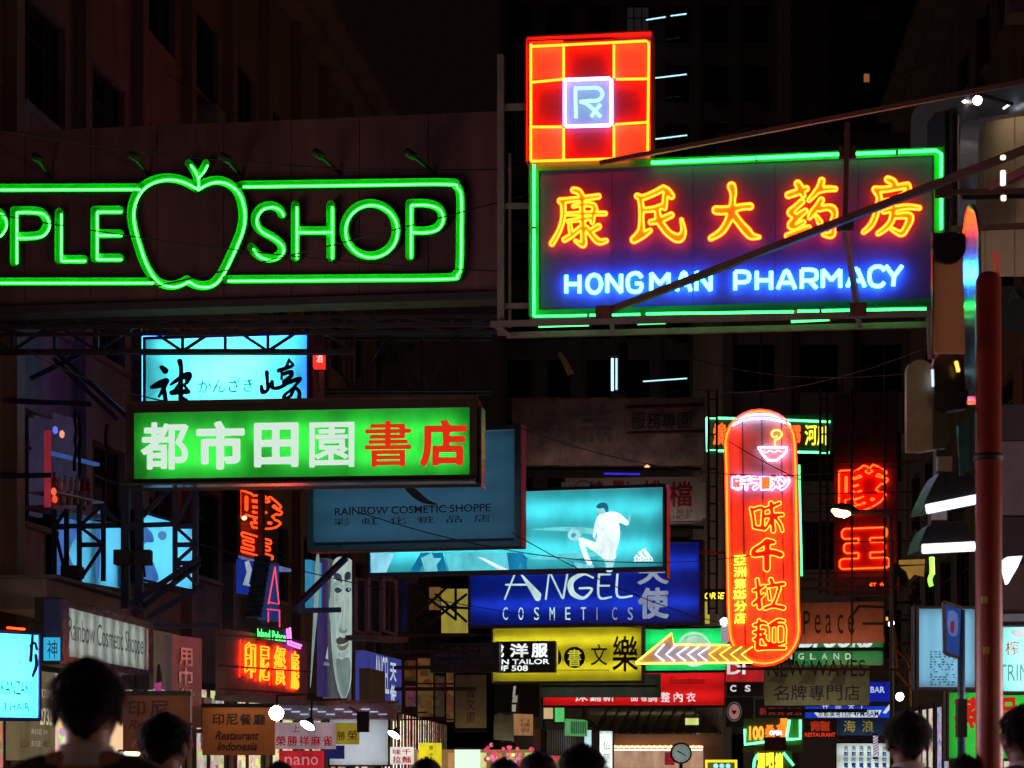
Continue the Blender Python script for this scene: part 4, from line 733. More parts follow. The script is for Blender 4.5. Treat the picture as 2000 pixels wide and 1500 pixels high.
b.poly('strip', [[(1586, 1387), (1722, 1387), (1714, 1401), (1598, 1401)], [(1724, 1392), (1740, 1372), (1741, 1382), (1730, 1394)]], em((.7, .8, .85), 1, False)); b.cjk('京都廣場', cells(1597, 1388, 1642, 1400, 4, .1), .01, BK, off=.014, res=36); b.text('lettering', '11/F·4PM-6AM', (1645, 1388, 1716, 1400), BK, .014, .01)
b.cjk('什成大广', cells(1600, 1374, 1700, 1386, 4, .5), .01, em((.7, .8, 1), .9, False), off=.014, res=30)
b = Board('blue_character_sign', 'dim blue sign with two worn gold characters', 'sign', 1636, 56, 1736, 56, 1438); b.box('board', (1636, 1404, 1736, 1436), paint(hx(20, 70, 110), .5), 0, .15); b.cjk('海浪', [(1648, 1407, 1671, 1430), (1684, 1407, 1706, 1430)], .006, em((.3, .25, .05), .9, False), off=.01, res=45)
fill_signlamp(b, 1640, 1730, 1441, (.6, .8, 1), 5, .5)
b = Board('dark_red_sign', 'dark sign with a rough red emblem and red running letters', 'sign', 1570, 55, 1636, 55, 1440); b.box('board', (1570, 1404, 1635, 1442), paint(hx(60, 25, 20), .6), 0, .15); b.cjk('龍', [(1582, 1408, 1622, 1428)], .03, em((.4, .03, .01), .9, False), off=.01, res=40); b.text('lettering', 'RESTAURANT', (1572, 1431, 1632, 1439), em((1, .05, .02), 1, False), .01, .02)
b = Board('green_frame_neon', 'green neon frame around orange writing low on the right of centre', 'neon sign', 1450, 48, 1568, 47.8, 1462)
b.box('board', (1452, 1404, 1567, 1456), paint((.12, .2, .06), .6), .03, .15); b.tube('neon_tube', [[(1455, 1424), (1455, 1454), (1494, 1449)], [(1536, 1444), (1563, 1443), (1563, 1406)], [(1536, 1444), (1542, 1406)]], .03, em((.12, 1, .3), 4), .05, sm=False)
b.text('lettering', '100', (1463, 1418, 1492, 1446), em((1, .3, .03), 2.2), .03, .04); b.cjk('桑拿', [(1494, 1416, 1514, 1442), (1516, 1412, 1534, 1436)], .03, em((1, .12, .01), 2.4), off=.03, res=40); b.text('lettering', 'OPEN', (1503, 1427, 1527, 1436), em((.8, .8, 1), 3, False), .05, .03); b.box('sign_block', (1524, 1403, 1538, 1440), em((1, .25, .02), 1.5), .0, .1)
b = Board('green_canopy', 'green canopy sheet under the green neon frame', 'canopy', 1450, 47.5, 1568, 47.3, 1480); b.box('sheet', (1452, 1457, 1567, 1470), paint(hx(120, 150, 60), .5), -.5, .1); b.box('bracket', (1494, 1440, 1536, 1466), RUST, -.8, -.6)
b = Board('yellow_neon_shapes', 'yellow neon upright characters ringed with green at the bottom edge', 'neon sign', 1470, 45, 1550, 45, 1500); b.cjk('酒吧燒', cells(1478, 1470, 1530, 1502, 3, .1), .05, em((1, .8, .03), 2.2), off=.03, res=40); b.tube('neon_tube', [[(1530, 1470), (1550, 1495)], [(1472, 1500), (1474, 1484), (1480, 1474)]], .03, em((.1, 1, .3), 3), .05); b.box('board', (1474, 1466, 1548, 1502), paint((.1, .12, .05), .6), .03, .1)
b = Board('yellow_frame_sign', 'small yellow framed sign with round lamps at the bottom edge right of the clock', 'light box', 1378, 46, 1440, 46, 1502); b.box('frame', (1378, 1484, 1440, 1502), em((1, .7, .02), 1.3), .02, .1); b.box('case', (1382, 1489, 1435, 1502), em((.12, .10, .02), 1, False), 0, .02)
for x in (1398, 1410, 1422): b.poly('lamp', [[(x + 5 * math.cos(a), 1496 + 5 * math.sin(a)) for a in [k2 * math.pi / 5 for k2 in range(10)]]], em((.3, .9, .85), 1.3, False), .012)
b = Board('barber_price_board', 'pale board with rows of blue price lettering and a striped barber pole beside it', 'sign', 1632, 47, 1748, 46.8, 1510); lightbox(b, (1632, 1450, 1745, 1512), translucent((.55, .66, .66)), .2, 2, DARK, power=8, n=2)
for i in range(6): b.cjk('洗剪吹電', cells(1648 + i * 15, 1456, 1657 + i * 15, 1500, 4, .1, True), .03, em((.03, .06, .25), .8, False), off=.01, res=26)
e = empty('barber_pole', W(1710, 1478, 44), 0, 'slim barber pole with red and blue stripes at the right of the price board', 'barber pole'); q = MB(); q.tube([(0, 0, 0), (0, 0, .45)], .05, 10); q.build('glass', em((.85, .85, .85), .7, False), e)
for i in range(7): q = MB(); z = .03 + i * .06; q.tube([(-.052, -.02, z), (0, -.055, z + .035), (.052, -.02, z + .07)], .011, 5); q.build('stripe', em((.8, .03, .03), .8, False) if i % 2 else em((.03, .08, .6), .8, False), e)
q = MB(); q.tube([(0, 0, -.05), (0, 0, 0)], .06, 10); q.tube([(0, 0, .45), (0, 0, .5)], .06, 10); q.build('cap', DARK, e)
# ------------------------------------------------------------------ left side: wall mounted signs (boards along the street wall)
GREYM = paint(hx(120, 112, 118), .55, .3, .35)
b = Board('cosmetic_shop_sign', 'white light box along the left wall with narrow black serif name', 'light box', 118, 29, 296, 34.6, 1293)
k = lightbox(b, (118, 1168, 296, 1295), translucent((.55, .66, .62)), .35, 13, paint(hx(150, 95, 90), .25, .7, .3), vertical=True, n=9, power=7.5, tp=.42, case=paint((.4, .4, .42)))
b.text('lettering', 'Rainbow Cosmetic Shoppe', (134, 1204, 280, 1264), paint(hx(30, 40, 45), .5), .012, 0, 0, .95)
b = Board('blue_return_box', 'dark blue side box with a cyan lit lower part left of the white cosmetics sign', 'light box', 85, 28.6, 118, 28.6, 1292); b.box('case', (85, 1170, 118, 1291), paint(hx(20, 50, 110), .5), .03, .16)
b.box('lit_panel', (85, 1245, 117, 1290), em((.03, .45, .75), 1, False), .0, .02); b.text('lettering', '神', (92, 1250, 112, 1286), INK, .01)
b = Board('cyan_vertical_sign', 'tall cyan light box with a brush character cut by the left picture edge', 'light box', -60, 24, 78, 24.8, 1405)
k = lightbox(b, (-60, 1229, 78, 1404), translucent((.08, .72, .82)), .35, 4, paint(hx(30, 60, 180), .4), n=5, power=24)
thick(b, [[(64, 1238, 2.5), (62, 1262, 3), (60, 1290, 3.5)], [(58, 1262, 2), (68, 1256, 2.5), (72, 1268, 2.5)], [(70, 1280, 3), (71, 1300, 3.5), (64, 1320, 2.5)]], INK, 'brush_character'); b.text('lettering', 'KANZAKI', (2, 1329, 61, 1356), paint(hx(30, 130, 140), .5), .012); b.text('lettering', '3 HAIR', (6, 1372, 58, 1388), paint(hx(30, 130, 150), .5), .012)
b.tube('neon_reflection_tube', [[(14, 1226), (48, 1229)]], .012, RN, .08, sm=False)  # glowing tube stands in for a red neon reflection
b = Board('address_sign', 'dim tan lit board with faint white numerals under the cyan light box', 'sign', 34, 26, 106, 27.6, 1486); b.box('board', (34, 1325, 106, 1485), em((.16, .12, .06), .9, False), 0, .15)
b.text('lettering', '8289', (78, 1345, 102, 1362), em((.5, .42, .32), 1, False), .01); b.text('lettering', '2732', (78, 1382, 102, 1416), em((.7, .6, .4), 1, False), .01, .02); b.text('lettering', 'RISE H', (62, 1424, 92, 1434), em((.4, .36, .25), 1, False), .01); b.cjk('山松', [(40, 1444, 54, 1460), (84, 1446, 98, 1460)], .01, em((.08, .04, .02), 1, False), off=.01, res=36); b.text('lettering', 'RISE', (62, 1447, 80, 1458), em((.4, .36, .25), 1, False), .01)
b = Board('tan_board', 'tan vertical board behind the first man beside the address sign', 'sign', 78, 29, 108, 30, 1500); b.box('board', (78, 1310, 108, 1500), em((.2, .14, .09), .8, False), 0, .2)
# blue advertising windows behind scaffolding
ADB = translucent((.09, .50, .88))
b = Board('blue_window_display', 'left glowing blue advertising window behind the steel scaffold', 'light box', 98, 33.2, 243, 35.6, 1132, 'blue advertising windows'); lightbox(b, (98, 994, 243, 1132), ADB, .3, 4, DARK, power=8, n=5)
b.poly('print', [[(120, 1010), (140, 1000), (150, 1040), (135, 1080), (150, 1126), (112, 1126), (104, 1060)], [(190, 1005), (196, 1005), (194, 1120), (188, 1120)]], em((.05, .16, .5), 1, False), .01, True)
b = Board('blue_window_display', 'right glowing blue advertising window showing a ball above a dark figure', 'light box', 270, 36, 378, 38.6, 1134, 'blue advertising windows'); lightbox(b, (270, 996, 378, 1134), ADB, .3, 4, DARK, power=8, n=5)
b.poly('print', [[(278, 1030), (296, 1040), (300, 1058), (284, 1060), (272, 1070)], [(275, 1085), (290, 1082), (304, 1110), (308, 1134), (274, 1134)]], em((.05, .17, .5), 1, False), .01, True); b.poly('ball', [[(317 + 9 * math.cos(a), 1046 + 9 * math.sin(a)) for a in [k2 * math.pi / 8 for k2 in range(16)]]], em((.09, .3, .62), 1, False), .012)
BL = paint(hx(46, 54, 90), .5, .3)
def lattice(label, x0, x1, yt, yb, D, n, horiz=(), name='scaffold', diag=True, mat=None, w=.07):
    b = Board(name, label, 'scaffold', x0, D, x1, D, yb); mat = mat or BL
    for i in range(n + 1): x = x0 + (x1 - x0) * i / n; seg(b, (x, yt), (x, yb), w, 0, mat, 'post'); seg(b, (x, yt), (x, yb), w, -.5, mat, 'post')
    for y in horiz: seg(b, (x0, y), (x1, y), w, .03, mat, 'ledger'); seg(b, (x0, y), (x1, y), w, -.47, mat, 'ledger')
    ys = [yt] + list(horiz) + [yb]
    if diag:
        for i in range(len(ys) - 1): seg(b, (x0, ys[i]), (x1, ys[i + 1]), w * .7, .06, mat, 'diagonal') if i % 2 else seg(b, (x1, ys[i]), (x0, ys[i + 1]), w * .7, .06, mat, 'diagonal')
    return b
lattice('dark scaffold tower standing before the left blue window', 155, 202, 985, 1135, 31.5, 1, (1028, 1064)); lattice('dark scaffold tower standing before the right blue window', 342, 382, 950, 1140, 31, 1, (1028, 1064, 1100))
lattice('thick scaffold post pair between the two blue windows', 245, 272, 940, 1190, 31.2, 1, (1028,), diag=False, w=.12); lattice('leaning scaffold legs at the left of the blue windows', 106, 130, 995, 1130, 31.8, 1, (1030,))
b = Board('sloping_strut', 'long blue lit steel struts sloping down across the left wall to the bookshop sign', 'frame', 100, 31.4, 300, 31.4, 1000)
for p, q, o1, o2 in [((105, 700), (230, 820), 0, 0), ((112, 690), (300, 860), .1, .4), ((60, 740), (160, 690), 0, 0), ((272, 1015), (335, 950), .1, .1), ((200, 990), (245, 1035), .1, .1), ((275, 1026), (382, 1022), .1, .1), ((100, 1028), (250, 1026), .1, .1), ((260, 1200), (390, 1100), .1, .5), ((290, 1205), (395, 1145), .1, .5), ((20, 783), (180, 790), .2, .2), ((255, 1180), (390, 1090), .4, .8), ((300, 1222), (430, 1222), .3, .3), ((5, 930), (100, 928), .3, .3)]: seg(b, p, q, .07, o1, BL, 'strut', o2)
for px, py in ((243, 1092), (283, 1092)): m = MB(); a = b.uv(px, py, .5); m.box((a[0] - .12, -.75, a[1] - .1), (a[0] + .12, -.5, a[1] + .12)); m.tube([(a[0], -.62, a[1] - .1), (a[0] + .02, -.62, a[1] - .28)], .02, 6); m.build('flood_lamp_body', BLACK, b.e)
b = Board('projector_lamp', 'black boxy projector lamp at the left foot of the blue windows', 'lamp', 118, 30.6, 155, 30.6, 1130)
a = b.rect(118, 1104, 154, 1126); MB().box((a[0], 0, a[1]), (a[2], .4, a[3])).beam((a[0] - .05, .2, a[1] - .1), (a[2], .2, a[1]), .05).build('housing', BLACK, b.e)
# concrete ledge under the blue windows, and shop interior with bottles above them
b = Board('ledge', 'sloping pale concrete ledge above the white cosmetics sign', 'ledge', 104, 29.6, 256, 34, 1180); b.box('slab', (104, 1128, 262, 1190), paint(hx(150, 132, 120), .8, 0, .4), .1, .9); b.box('lip', (100, 1122, 262, 1129), paint(hx(120, 110, 108), .8, 0, .4), -.1, .9)
b = Board('lit_shop_window', 'lilac lit upper window with a shelf of small bottles and red lanterns', 'window', 98, 31.8, 244, 33.9, 992)
b.box('back_wall', (98, 770, 244, 990), em((.028, .022, .05), 1, False), .9, 1.0); b.box('shelf', (104, 985, 206, 994), paint(hx(150, 100, 110), .5), .0, .5); b.box('lower_shelf', (104, 958, 204, 961), paint(hx(180, 150, 160), .3), .0, .45); b.box('jamb', (97, 840, 100, 990), em((.8, .06, .1), .35, False), .0, .1)
for i in range(7):
    a = b.uv(122 + i * 11, 958); hgt = [.3, .22, .24, .22, .25, .22, .2][i]
    lathe([(.05, 0), (.055, hgt * .6), (.02, hgt * .75), (.022, hgt)], 8).build('bottle', paint(hx(230, 200, 200) if i in (1, 2, 3, 4) else hx(190, 50, 45), .25), b.e, (a[0], .15, a[1] + .0)); 
    a = b.uv(112 + i * 13, 986); lathe([(.05, 0), (.06, .12), (.03, .2), (.02, .24)], 8).build('jar', paint(hx(200, 150, 140), .3), b.e, (a[0], .15, a[1]))
for px, py, c in ((108, 840, (.15, .2, 1)), (121, 848, (1, .35, .25)), (105, 960, (1, .12, .05)), (107, 975, (1, .1, .04))): a = b.uv(px, py); lathe([(.015, -.06), (.04, -.03), (.04, .03), (.015, .06)], 8).build('lantern', em(c, 1.1, False), b.e, (a[0], .0, a[1]))
for px, y0, y1 in ((147, 800, 920), (156, 805, 930), (208, 830, 935)): m = MB(); p = [b.uv(px + rng.normal() * 2, y0 + (y1 - y0) * t, .1) for t in np.linspace(0, 1, 7)]; m.tube([(q[0], -.1, q[1]) for q in p], .03, 6); m.build('cloth_rope', paint(hx(25, 22, 40), .8), b.e)
b.box('beam', (155, 878, 246, 884), em((.05, .12, .4), .7, False), .5, .6)
# vertical red neon on the left between posts, blue white panels under it
b = Board('red_window_neon', 'red neon characters glowing inside a tall window left of the blue cosmetics box', 'neon sign', 460, 41, 560, 44, 1085)
b.box('pane', (460, 945, 556, 1084), paint(hx(38, 30, 40), .3), .15, .2); b.cjk('嗲', [(466, 950, 548, 1022)], .03, None, em((1, .04, .006), 3.2), .022, toff=.05, res=50); b.cjk('王', [(466, 1038, 530, 1076)], .06, None, em((1, .04, .006), 3.2), .02, toff=.05, res=50)
b.box('mullion', (494, 940, 500, 1090), DARK, -.2, -.1); b.box('sill', (456, 1084, 560, 1090), em((.2, .25, .6), .6, False), -.1, .2); b.box('jamb', (455, 940, 461, 1100), DARK, -.1, .2)
a = b.uv(468, 1012); lathe([(.03, -.04), (.06, 0), (.03, .04)], 8).build('bulb', em((1, .6, .25), 2.5, False), b.e, (a[0], -.1, a[1]))
b = Board('shoe_poster', 'deep blue poster showing white lines below the red window neon', 'poster', 472, 40.5, 545, 42, 1165); b.box('panel', (470, 1092, 500, 1158), em((.012, .03, .3), .9, False), 0, .1); b.poly('print', [[(478, 1098), (486, 1094), (492, 1112), (486, 1140), (492, 1146), (474, 1142), (482, 1118)]], em((.5, .62, .7), .8, False)); b.box('panel', (512, 1095, 545, 1210), em((.02, .04, .16), .9, False), 0, .1)
b.tube('neon_tube', [[(524, 1180), (537, 1108), (545, 1180), (524, 1176)]], .014, em((1, .06, .08), 1.6), .05, sm=False); b.tube('neon_tube', [[(522, 1190), (546, 1192), (546, 1225)], [(524, 1194), (524, 1215)]], .014, em((1, .06, .2), 1.2), .05, sm=False)
b = Board('speaker_column', 'black leaning slotted column in front of the blue poster', 'sign', 480, 39.5, 528, 39.5, 1200)
m = MB()
for i in range(12): p = b.uv(512 - i * 1.6, 1092 + i * 10); m.box((p[0] - .13, -.2, p[1] - .04), (p[0] + .16, .1, p[1] + .045))
m.build('louvre_box', BLACK, b.e)
# tall face poster
b = Board('face_poster', 'tall narrow banner with a long pale face and small stripe logo', 'poster', 605, 41, 708, 44.5, 1378)
b.box('panel', (640, 1090, 686, 1370), em((.07, .075, .085), 1, False), 0, .1); b.box('panel', (605, 1093, 628, 1190), em((.04, .25, .45), .9, False), 0, .1); b.box('panel', (628, 1090, 640, 1360), em((.05, .03, .13), .8, False), 0, .1)
FC = em((.40, .52, .48), 1, False); FD = em((.035, .05, .07), 1, False); FM = em((.2, .28, .26), 1, False)
SH = em((.30, .41, .38), 1, False); SH2 = em((.17, .24, .23), 1, False)
for L, mt_ in [([(654, 1092), (684, 1092), (687, 1120), (687, 1290), (684, 1340), (672, 1368), (662, 1350), (654, 1310), (648, 1262), (645, 1200), (646, 1140)], FC),
               ([(646, 1140), (652, 1136), (654, 1200), (658, 1262), (664, 1330), (672, 1368), (660, 1348), (650, 1290), (645, 1210)], SH), ([(651, 1122), (657, 1119), (666, 1123), (668, 1138), (663, 1136), (655, 1131)], FD), ([(673, 1122), (680, 1116), (685, 1120), (684, 1131), (678, 1133), (674, 1138)], FD),
               ([(652, 1140), (660, 1133), (669, 1140), (670, 1150), (660, 1144), (652, 1150)], SH), ([(673, 1140), (680, 1133), (686, 1138), (686, 1148), (680, 1143), (674, 1150)], SH), ([(653, 1151), (660, 1147), (668, 1153), (662, 1158), (656, 1157)], FD), ([(674, 1151), (680, 1147), (686, 1150), (683, 1156), (677, 1156)], FD),
               ([(655, 1152), (658, 1150), (658, 1155)], FC), ([(680, 1150), (683, 1149), (683, 1154)], FC), ([(667, 1170), (669, 1190), (665, 1216), (662, 1224), (666, 1231), (671, 1232), (669, 1226), (668, 1214), (671, 1190)], SH), ([(662, 1226), (667, 1229), (672, 1232), (678, 1228), (676, 1236), (664, 1236)], SH2),
               ([(656, 1250), (664, 1244), (671, 1246), (680, 1241), (684, 1246), (679, 1254), (669, 1258), (660, 1258)], em((.07, .055, .045), 1, False)), ([(658, 1259), (670, 1262), (681, 1256), (676, 1268), (664, 1270)], em((.16, .15, .11), 1, False)), ([(660, 1276), (672, 1274), (680, 1270), (676, 1282), (664, 1284)], SH),
               ([(656, 1290), (668, 1288), (680, 1284), (685, 1300), (682, 1340), (672, 1364), (663, 1340)], SH2), ([(643, 1172), (648, 1168), (652, 1200), (652, 1226), (647, 1222), (643, 1200)], SH)]: b.poly('print', [L], mt_, .008 + .0009 * (hash(tuple(L)) % 7 + 1 if mt_ is not FC or len(L) < 6 else 0), True)
b.poly('print', [[(617, 1092), (624, 1092), (622, 1180), (616, 1240), (608, 1330), (606, 1330), (612, 1200)]], em((.3, .45, .42), .8, False), .012, True)
b.poly('logo_stripe', [[(636, 1284), (640, 1262), (641, 1288), (636, 1286)]], FC, .014); b.text('lettering', 'NIKE', (618, 1280, 631, 1300), FC, .014) if False else b.text('lettering', 'adidas', (632, 1291, 643, 1299), FC, .014)
for p, q in (((575, 1188), (675, 1090)), ((577, 1193), (662, 1191))): seg(b, p, q, .1, .8, BL, 'strut')
# neon restaurant sign
b = Board('red_restaurant_neon', 'red glowing neon restaurant sign with four yellow orange characters on the left wall', 'neon sign', 442, 35, 600, 38.8, 1362)
rb_ = paint(hx(150, 95, 90), .6, 0, .4, 2); b.box('board', (442, 1228, 600, 1360), rb_, 0, .2)
NO = em((1, .05, .002), 15); 
b.cjk('印尼餐廳', [(475, 1254, 496, 1322), (504, 1262, 523, 1330), (533, 1262, 555, 1336), (566, 1272, 580, 1345)], .004, None, NO, .013, toff=.05, res=50)
for P_ in ([(470, 1250), (468, 1322)], [(500, 1258), (499, 1330)], [(528, 1265), (527, 1338)], [(560, 1270), (560, 1345)]): b.tube('neon_tube', [P_], .01, em((1, .008, .002), 9), .03, sm=False)
b.box('top_box', (500, 1222, 560, 1250), paint(hx(40, 60, 30), .6), -.1, .1); b.text('neon_lettering', 'Island Palace', (503, 1227, 558, 1246), em((.08, 1, .2), 2.4), .12, .02); b.tube('neon_tube', [[(561, 1228), (563, 1258), (586, 1266)], [(566, 1226), (568, 1254), (588, 1261)]], .02, em((.75, .12, 1), 3.5), .12, sm=False)
for y in (1240, 1300, 1345): seg(b, (430, y), (606, y + 12), .03, .22, DARK, 'cable_bar')
b.box('gutter', (440, 1358, 604, 1368), STEEL, -.3, .2)
# small blue sign on the wall
b = Board('small_blue_angel_sign', 'small blue white lettered sign seen edge on along the left wall', 'light box', 697, 43, 784, 48.5, 1395); b.box('case', (712, 1270, 784, 1392), em((.045, .05, .26), .9, False), 0, .2); b.box('corrugated_panel', (697, 1305, 730, 1375), paint(hx(130, 110, 80), .6, .2, .4, 6, True), -.25, -.05)
b.text('lettering', 'ANGEL', (733, 1278, 760, 1352), em((.6, .7, .85), 1, False), .01, 0); b.cjk('天使', cells(762, 1290, 774, 1376, 2, .15, True), .03, em((.6, .7, .85), 1, False), off=.012, res=36)
# open casement windows and hallway
b = Board('casement_window', 'pink framed open casement windows below the cyan light box', 'window', 690, 42, 776, 43, 1250)
PF = paint(hx(150, 110, 120), .6)
for x0, x1, off in ((696, 714, 0), (722, 742, 0), (750, 774, .35)):
    for p, q in (((x0, 1130), (x1, 1134)), ((x0, 1232), (x1, 1240)), ((x0, 1130), (x0, 1232)), ((x1, 1134), (x1, 1240))): seg(b, p, q, .05, off, PF, 'sash')
    b.box('pane', (x0 + 2, 1133, x1 - 2, 1234), glassy((.03, .05, .08)), -off - .0, -off + .01)
b.box('sill', (688, 1240, 776, 1250), paint(hx(130, 100, 90), .7), -.3, .2)
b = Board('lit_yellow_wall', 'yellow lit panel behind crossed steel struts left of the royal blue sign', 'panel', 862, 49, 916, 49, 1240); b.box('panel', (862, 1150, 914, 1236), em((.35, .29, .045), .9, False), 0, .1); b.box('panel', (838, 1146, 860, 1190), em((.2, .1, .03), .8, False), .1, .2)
for p, q in (((800, 1140), (890, 1210)), ((880, 1140), (800, 1215)), ((860, 1185), (916, 1188)), ((890, 1150), (890, 1212)), ((780, 1238), (960, 1240)), ((836, 1220), (912, 1160)), ((912, 1215), (850, 1160))): seg(b, p, q, .06, .5, DARK, 'strut')
b = Board('wall_bulb', 'warm round bulb glowing in the dark passage left of the yellow panel', 'lamp', 780, 47, 795, 47, 1180); a = b.uv(786, 1172); lathe([(.02, -.1), (.07, -.05), (.085, 0), (.06, .06), (.01, .09)], 12).build('bulb', em((1, .5, .15), 5), b.e, (a[0], 0, a[1])); MB().beam((a[0], .05, a[1]), (a[0] - .4, .3, a[1] + .2), .03).build('arm', DARK, b.e)
b = Board('passage_shop_front', 'dim warm lit shop front deep in the passage below the open casement windows', 'shop front', 784, 54, 890, 54, 1420)
for i, (x0, x1, y0, y1, c) in enumerate([(790, 812, 1290, 1330, (.10, .035, .012)), (816, 846, 1286, 1400, (.16, .06, .02)), (850, 868, 1320, 1400, (.05, .03, .02)), (872, 886, 1300, 1410, (.12, .05, .02)), (792, 812, 1340, 1380, (.14, .04, .05))]):
    q_ = b.rect(x0, y0, x1, y1); MB().add([(q_[0], 0, q_[1]), (q_[2], 0, q_[1]), (q_[2], 0, q_[3]), (q_[0], 0, q_[3])], [(0, 1, 2, 3)]).build('lit_pane', goods(c, 1.1), b.e)
for y in (1283, 1334, 1404): b.box('transom', (786, y, 890, y + 3), RUST, -.1, -.02)
for x in (788, 814, 848, 870, 888): b.box('mullion', (x, 1286, x + 2, 1404), RUST, -.06, -.01)
for x0, y0, x1 in ((792, 1272, 905), (800, 1304, 890), (985, 1420, 1000)): b.tube('glow_strip', [[(x0, y0), (x1, y0)]], .012, em((1, .3, .06), .9, False), .5, sm=False)  # glowing tubes stand in for orange light along the beams
b = Board('beam_row', 'row of dark horizontal canopy beams under the open casement windows', 'frame', 780, 46, 910, 46, 1330)
for y in (1240, 1272, 1303, 1345): seg(b, (770, y), (930, y - 1), .06, 0, RUST, 'beam'); seg(b, (770, y + 3), (930, y + 2), .04, -.8, RUST, 'beam')
# ------------------------------------------------------------------ hanging signs low on the left
b = Board('indonesian_restaurant_sign', 'orange brown hanging sign with script lettering below the red restaurant neon', 'sign', 395, 31, 536, 31, 1476); b.box('board', (395, 1382, 536, 1475), paint(hx(196, 112, 44), .6, 0, .2), 0, .12)
fill_signlamp(b, 400, 530, 1378, (1, .8, .6), 10, .5, .02)
BRN = paint(hx(60, 22, 16), .6); b.cjk('印尼餐廳', cells(413, 1394, 520, 1416, 4, .14), .02, BRN, off=.01, res=45); b.text('lettering', 'Restaurant', (420, 1428, 506, 1445), BRN, .01, .02, .35); b.text('lettering', 'Indonesia', (424, 1449, 502, 1466), BRN, .01, .02, .35)
b = Board('indonesian_restaurant_sign', 'brown restaurant sign half hidden behind the second head from the left', 'sign', 240, 27, 372, 27, 1470); b.box('board', (240, 1358, 372, 1466), paint(hx(120, 66, 30), .6, 0, .25), 0, .12); b.cjk('印尼', [(250, 1368, 284, 1400), (292, 1368, 330, 1400)], .02, BRN, off=.01, res=45); b.text('lettering', 'Restaurant', (250, 1406, 380, 1424), BRN, .01, .02, .35); b.text('lettering', 'Indonesia', (256, 1444, 378, 1460), em((.35, .06, .03), .6, False), .01, .02, .35)
fill_signlamp(b, 245, 366, 1354, (1, .7, .5), 5, .5, .02)
b = Board('grey_metal_sign', 'grey reflective hanging board with worn relief characters beside the white cosmetics sign', 'sign', 334, 30, 396, 31, 1422); GM = paint(hx(150, 132, 136), .22, .75, .45, 6, True, .4); b.box('board', (336, 1240, 394, 1420), GM, 0, .12); b.cjk('用巾紅', cells(350, 1262, 376, 1380, 3, .1, True), .02, paint(hx(220, 215, 235), .3, .6), off=.012, res=40); b.box('plate', (398, 1362, 414, 1464), paint(hx(150, 148, 145), .2, .8), 0, .05)
fill_signlamp(b, 340, 390, 1428, (1, .8, .8), 9, .5, .02)
b = Board('loudspeaker', 'pair of black box speakers hanging below the white cosmetics sign', 'loudspeaker', 236, 28, 296, 28, 1350)
for x in (238, 266): a = b.rect(x, 1318, x + 26, 1346); MB().box((a[0], 0, a[1]), (a[2], .3, a[3])).build('speaker_box', BLACK, b.e)
b = Board('hanging_tag', 'magenta strip hanging with a dark ribbon beside the grey reflective board', 'banner', 300, 28, 318, 28, 1385); b.poly('strip', [[(302, 1335), (315, 1333), (317, 1382), (303, 1384)]], em((.42, .05, .22), .9, False), 0, False, .01); b.poly('ribbon', [[(307, 1300), (312, 1296), (317, 1330), (305, 1334)]], paint(hx(60, 50, 60), .7), 0, False, .01)
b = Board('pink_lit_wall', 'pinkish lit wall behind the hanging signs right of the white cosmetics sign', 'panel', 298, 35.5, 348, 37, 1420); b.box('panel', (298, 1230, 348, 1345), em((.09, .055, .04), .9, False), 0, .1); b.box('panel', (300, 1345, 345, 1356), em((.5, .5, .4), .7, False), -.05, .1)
b = Board('shop_light_box', 'warm cream shop light box between the first two heads', 'light box', 214, 33, 244, 33.4, 1470); b.box('case', (222, 1350, 243, 1466), em((.95, .62, .34), 1.0), 0, .2)
b = Board('downlight', 'warm bright downlight under the shop ceiling between the first two heads', 'lamp', 245, 31, 275, 31, 1490); a = b.uv(258, 1474); lathe([(.0, -.03), (.1, -.02), (.13, .02), (.1, .05)], 14).build('lens', em((1, .75, .4), 4), b.e, (a[0], 0, a[1])); b.box('ceiling', (238, 1464, 282, 1468), paint(hx(180, 120, 70), .6), -.3, .4)
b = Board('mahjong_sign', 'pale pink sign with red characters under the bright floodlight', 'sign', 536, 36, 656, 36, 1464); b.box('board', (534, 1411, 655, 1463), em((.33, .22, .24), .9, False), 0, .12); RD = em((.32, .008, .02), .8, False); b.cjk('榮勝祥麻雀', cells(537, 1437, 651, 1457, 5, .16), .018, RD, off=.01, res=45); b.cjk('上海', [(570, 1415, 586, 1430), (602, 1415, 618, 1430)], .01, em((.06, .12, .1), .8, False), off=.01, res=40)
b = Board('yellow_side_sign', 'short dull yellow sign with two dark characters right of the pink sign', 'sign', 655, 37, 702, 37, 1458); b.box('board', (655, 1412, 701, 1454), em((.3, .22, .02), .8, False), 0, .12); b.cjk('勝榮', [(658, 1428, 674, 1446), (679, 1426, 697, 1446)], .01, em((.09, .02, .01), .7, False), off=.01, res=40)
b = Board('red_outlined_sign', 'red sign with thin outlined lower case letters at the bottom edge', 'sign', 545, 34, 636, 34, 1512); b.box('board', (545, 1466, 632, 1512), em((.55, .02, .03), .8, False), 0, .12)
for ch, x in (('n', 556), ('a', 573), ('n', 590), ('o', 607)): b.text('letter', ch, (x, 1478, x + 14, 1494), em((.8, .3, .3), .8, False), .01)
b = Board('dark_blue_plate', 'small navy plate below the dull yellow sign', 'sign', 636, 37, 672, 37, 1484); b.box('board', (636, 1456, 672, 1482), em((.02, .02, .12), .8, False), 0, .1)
b = Board('blank_light_box', 'large blank pale grey light box low on the left of centre', 'light box', 640, 40, 762, 40, 1500); lightbox(b, (642, 1404, 760, 1496), translucent((.5, .58, .68)), .3, 2, DARK, power=6, n=3)
b = Board('canopy_soffit', 'grey canopy soffit with rows of reflections above the pink and yellow signs', 'canopy', 540, 39, 790, 39, 1412)
